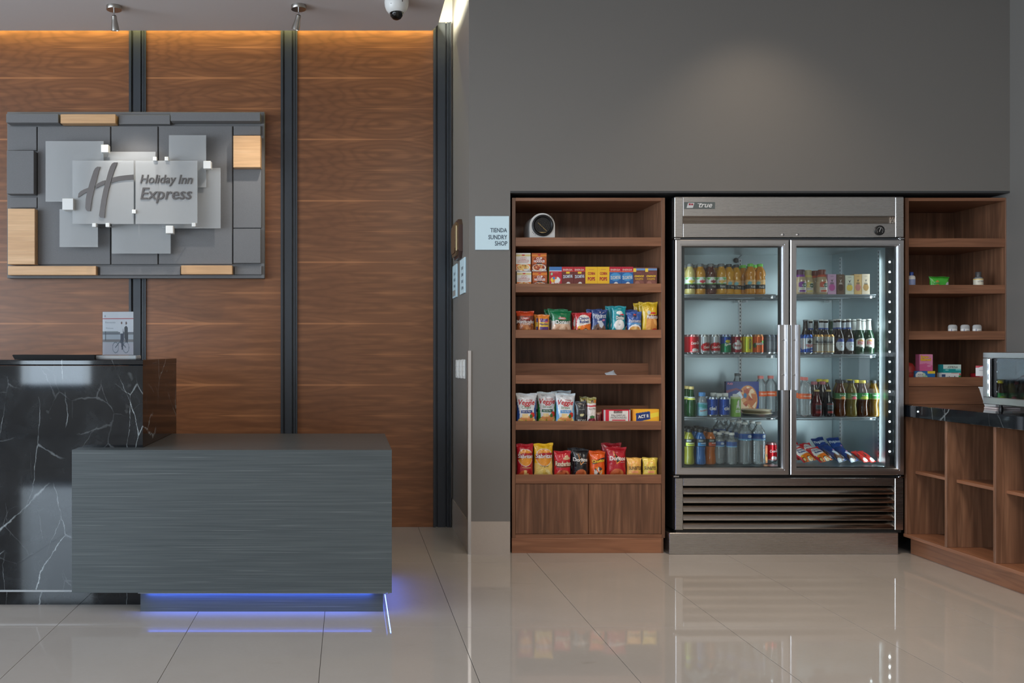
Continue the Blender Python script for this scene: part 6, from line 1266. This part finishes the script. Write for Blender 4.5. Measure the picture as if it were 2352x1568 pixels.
bk = [(1850, .26, 'plain'), (1861.5, .20, 'mich'), (1874, .30, 'plain'), (1886, .205, 'mich'), (1896.5, .19, 'mich'), (1908, .22, 'green'), (1919, .18, 'mich'), (1938, .19, 'mich'), (1961, .19, 'stella'), (1983, .19, 'stella'), (2000, .20, 'green'), (2008, .28, 'green'), (1990, .29, 'green'), (1946, .28, 'plain')]
for i, (px, Y, k) in enumerate(bk):
    nm = {'plain': 'unlabelled dark brown beer bottle', 'mich': 'brown beer bottle with blue neck band', 'stella': 'white necked green beer bottle', 'green': 'plain dark green beer bottle'}[k]
    where = ['first', 'second', 'third', 'fourth', 'fifth', 'sixth', 'seventh', 'eighth', 'ninth', 'tenth', 'eleventh', 'twelfth', 'thirteenth', 'fourteenth'][i]
    drink('mich' if k == 'mich' else 'stella' if k == 'stella' else 'plain' if k == 'plain' else 'pgreen', 'beer_bottle', '%s, %s of those behind the front row' % (nm, where), 'bottle', 'beer bottles on the second shelf', px, FS[1], Y, .3 * i, {'plain': pb_, 'green': beer(DGREEN, 'plain')}.get(k))
# third shelf right: soft drinks and iced teas
def smallglass(c):
    def f(o):
        part(o, 'bottle_body', [(0, 0), (.025, 0), (.029, .005), (.029, .080), (.026, .098), (.016, .126), (.0135, .150), (.0145, .157)], liquid('softdrink_%02d' % len(_proto), c, .04, .92))
        part(o, 'crown_cap', [(.0155, .155), (.0158, .160), (.014, .165), (0, .166)], GOLD)
        wrap(o, 'label_band', .0293, .016, .082, [('bg', c), ('r', .40, .60, .46, .86, S(90, 104, 110)), ('r', .42, .58, .55, .78, S(60, 66, 72)), ('r', .40, .60, .12, .26, S(150, 50, 50)), ('r', .38, .62, .34, .37, S(150, 60, 60)), ('r', .38, .62, .92, .95, S(150, 60, 60))])
    return f
drink('sidr', 'soft_drink_bottle', 'dark red glass soft drink bottle with gold crown cap', 'bottle', 'small glass soft drinks on the third shelf', 1876, FS[2], .103, 0, smallglass(S(84, 24, 28)))
drink('sidk', 'soft_drink_bottle', 'nearly black glass soft drink bottle with gold crown cap', 'bottle', 'small glass soft drinks on the third shelf', 1903, FS[2], .103, 0, smallglass(S(34, 36, 40)))
def redcap(o):
    part(o, 'bottle_body', [(0, 0), (.028, 0), (.032, .006), (.032, .13), (.028, .16), (.018, .185), (.016, .196)], liquid('cola_bottle', S(44, 34, 32), .06, .93))
    part(o, 'cap', [(.018, .194), (.0183, .210), (.016, .213), (0, .213)], solid('rose_cap', S(170, 96, 104)))
for i, (px, Y) in enumerate(((1870, .20), (1889, .19))): drink('rcap', 'soft_drink_bottle', 'dark bottle with rose cap behind the small glass bottles, ' + ('beside the clear water', 'beside the iced teas')[i], 'bottle', 'rose capped bottles on the third shelf', px, FS[2], Y, 0, redcap)
def tea(c, capc, lsh, mixin=.72):
    def f(o):
        part(o, 'bottle_body', [(0, 0), (.027, 0), (.032, .006), (.033, .018), (.030, .050), (.0275, .072), (.030, .090), (.0325, .104), (.033, .142), (.029, .164), (.0195, .190), (.0165, .200), (.0165, .208)], liquid('tea_%02d' % len(_proto), c, .04, mixin))
        part(o, 'cap', [(.0185, .206), (.0188, .221), (.017, .224), (0, .224)], capc)
        wrap(o, 'label_band', .0334, .108, .146, lsh, [('fuze tea', 0, .66, .038, S(226, 234, 224), dict(bold=.02, shear=.1))])
    return f
TL = [('bg', S(58, 120, 64)), ('r', 0, 1, .0, .18, S(150, 140, 90))]
YC_ = solid('yellow_cap', S(226, 204, 50)); DC_ = DARKCAP
teas = [('teap', 'amber iced tea bottle with peach on its green label', tea(S(96, 48, 18), DC_, TL + [('e', .52, .22, .07, .26, S(226, 140, 80))]), 1929.5), ('teaw', 'pale iced tea bottle with pink flower label', tea(S(150, 132, 66), DC_, TL + [('e', .5, .22, .07, .26, S(220, 80, 100)), ('r', .3, .42, .2, .9, S(120, 150, 80))], .5), 1955), ('teal', 'dark iced tea bottle with bright yellow cap and lime label', tea(S(74, 38, 16), YC_, [('bg', S(40, 150, 66)), ('e', .5, .18, .12, .34, S(186, 206, 70))]), 1980.5), ('teag', 'amber green iced tea bottle at the shelf end', tea(S(120, 88, 26), DC_, TL + [('r', .4, .6, .1, .3, S(60, 120, 50))], .55), 2006)]
for row in range(3):
    for i, (k, lab, bf, px) in enumerate(teas):
        drink(k if row == 0 or i != 0 else 'teal', 'iced_tea_bottle', lab if row == 0 else '%s iced tea bottle in the %s row of the %s file' % ('yellow capped' if (i in (0, 2)) else 'dark capped', ORD[row], ORD[i]), 'bottle', 'iced tea bottles on the third shelf', px, FS[2], .104 + row * .073, [0, .1, 0, -.1][i] + row * .8, bf, x=PX(px, .104))
# refrigerator floor right: packets lying aslant in a row
def lie(name, label, px, Y, w, h, t, shapes, texts, tilt, lean, seed, seal, dz=0.0):
    Y += .02
    o = bag(name, label, 'snack packet', 'snack packets on the refrigerator floor', PX(px, Y), Y, iz0 + .002 + t * .5 * math.sin(tilt) + w * .5 * abs(math.sin(lean)) * math.cos(tilt) + dz, w, h, t, shapes, texts, seed=seed, seal=seal)
    o.rotation_mode = 'YXZ'; o.rotation_euler = (-tilt, lean, 0); return o
lie('chilled_cake_packet', 'red and orange cake packet lying aslant, next to the door edge', 1861, .11, .096, .135, .030, roles(), RT, 1.0, -.30, 60, RED)
lie('chilled_cake_packet', 'red and orange cake packet lying aslant, touching the blue ones', 1899, .11, .096, .135, .030, roles(), RT, 1.0, -.30, 61, RED)
lie('chilled_cake_packet', 'red cake packet lying at the back by the door edge', 1845, .255, .078, .135, .026, roles(), RT, .8, -.2, 62, RED)
lie('chilled_cake_packet', 'red cake packet lying at the back behind the pair', 1874, .255, .074, .135, .026, roles(), RT, .8, -.2, 63, RED)
lie('chilled_cake_packet', 'dark blue cake packet lying aslant, touching the red and orange ones', 1936, .11, .064, .165, .030, ping(), [], .92, -.36, 64, BLU)
lie('chilled_cake_packet', 'dark blue cake packet lying aslant, nearer the side wall', 1964, .11, .064, .150, .030, ping(), [], .95, -.36, 65, BLU)
lie('chilled_cake_packet', 'dark blue cake packet on the back of the heap', 1907, .27, .084, .165, .026, ping(), [('Pinguinos', .48, .78, .84, dict(bold=.01, ratio=1.6), S(206, 216, 226))], .7, -.2, 66, BLU)
lie('chilled_cake_packet', 'dark blue cake packet with yellow corner behind the second blue one', 1940, .27, .084, .165, .026, ping(), [('Pinguinos', .48, .78, .84, dict(bold=.01, ratio=1.6), S(206, 216, 226))], .68, -.15, 67, BLU)
gans = [('bg', S(206, 60, 54)), ('food', .5, .45, .4, .34, [S(70, 44, 40), S(206, 60, 54), S(90, 60, 54)], 12), ('e', .55, .16, .36, .12, S(226, 220, 216)), ('e', .6, .86, .2, .06, S(180, 80, 110))]
lie('chilled_cake_packet', 'small red cake packet with white print beside the blue ones', 1991, .11, .042, .115, .028, gans, [], 1.05, -.25, 68, S(206, 60, 54))
lie('chilled_cake_packet', 'small red cake packet against the side wall', 2007, .11, .040, .118, .028, gans, [], 1.05, -.25, 69, S(206, 60, 54))
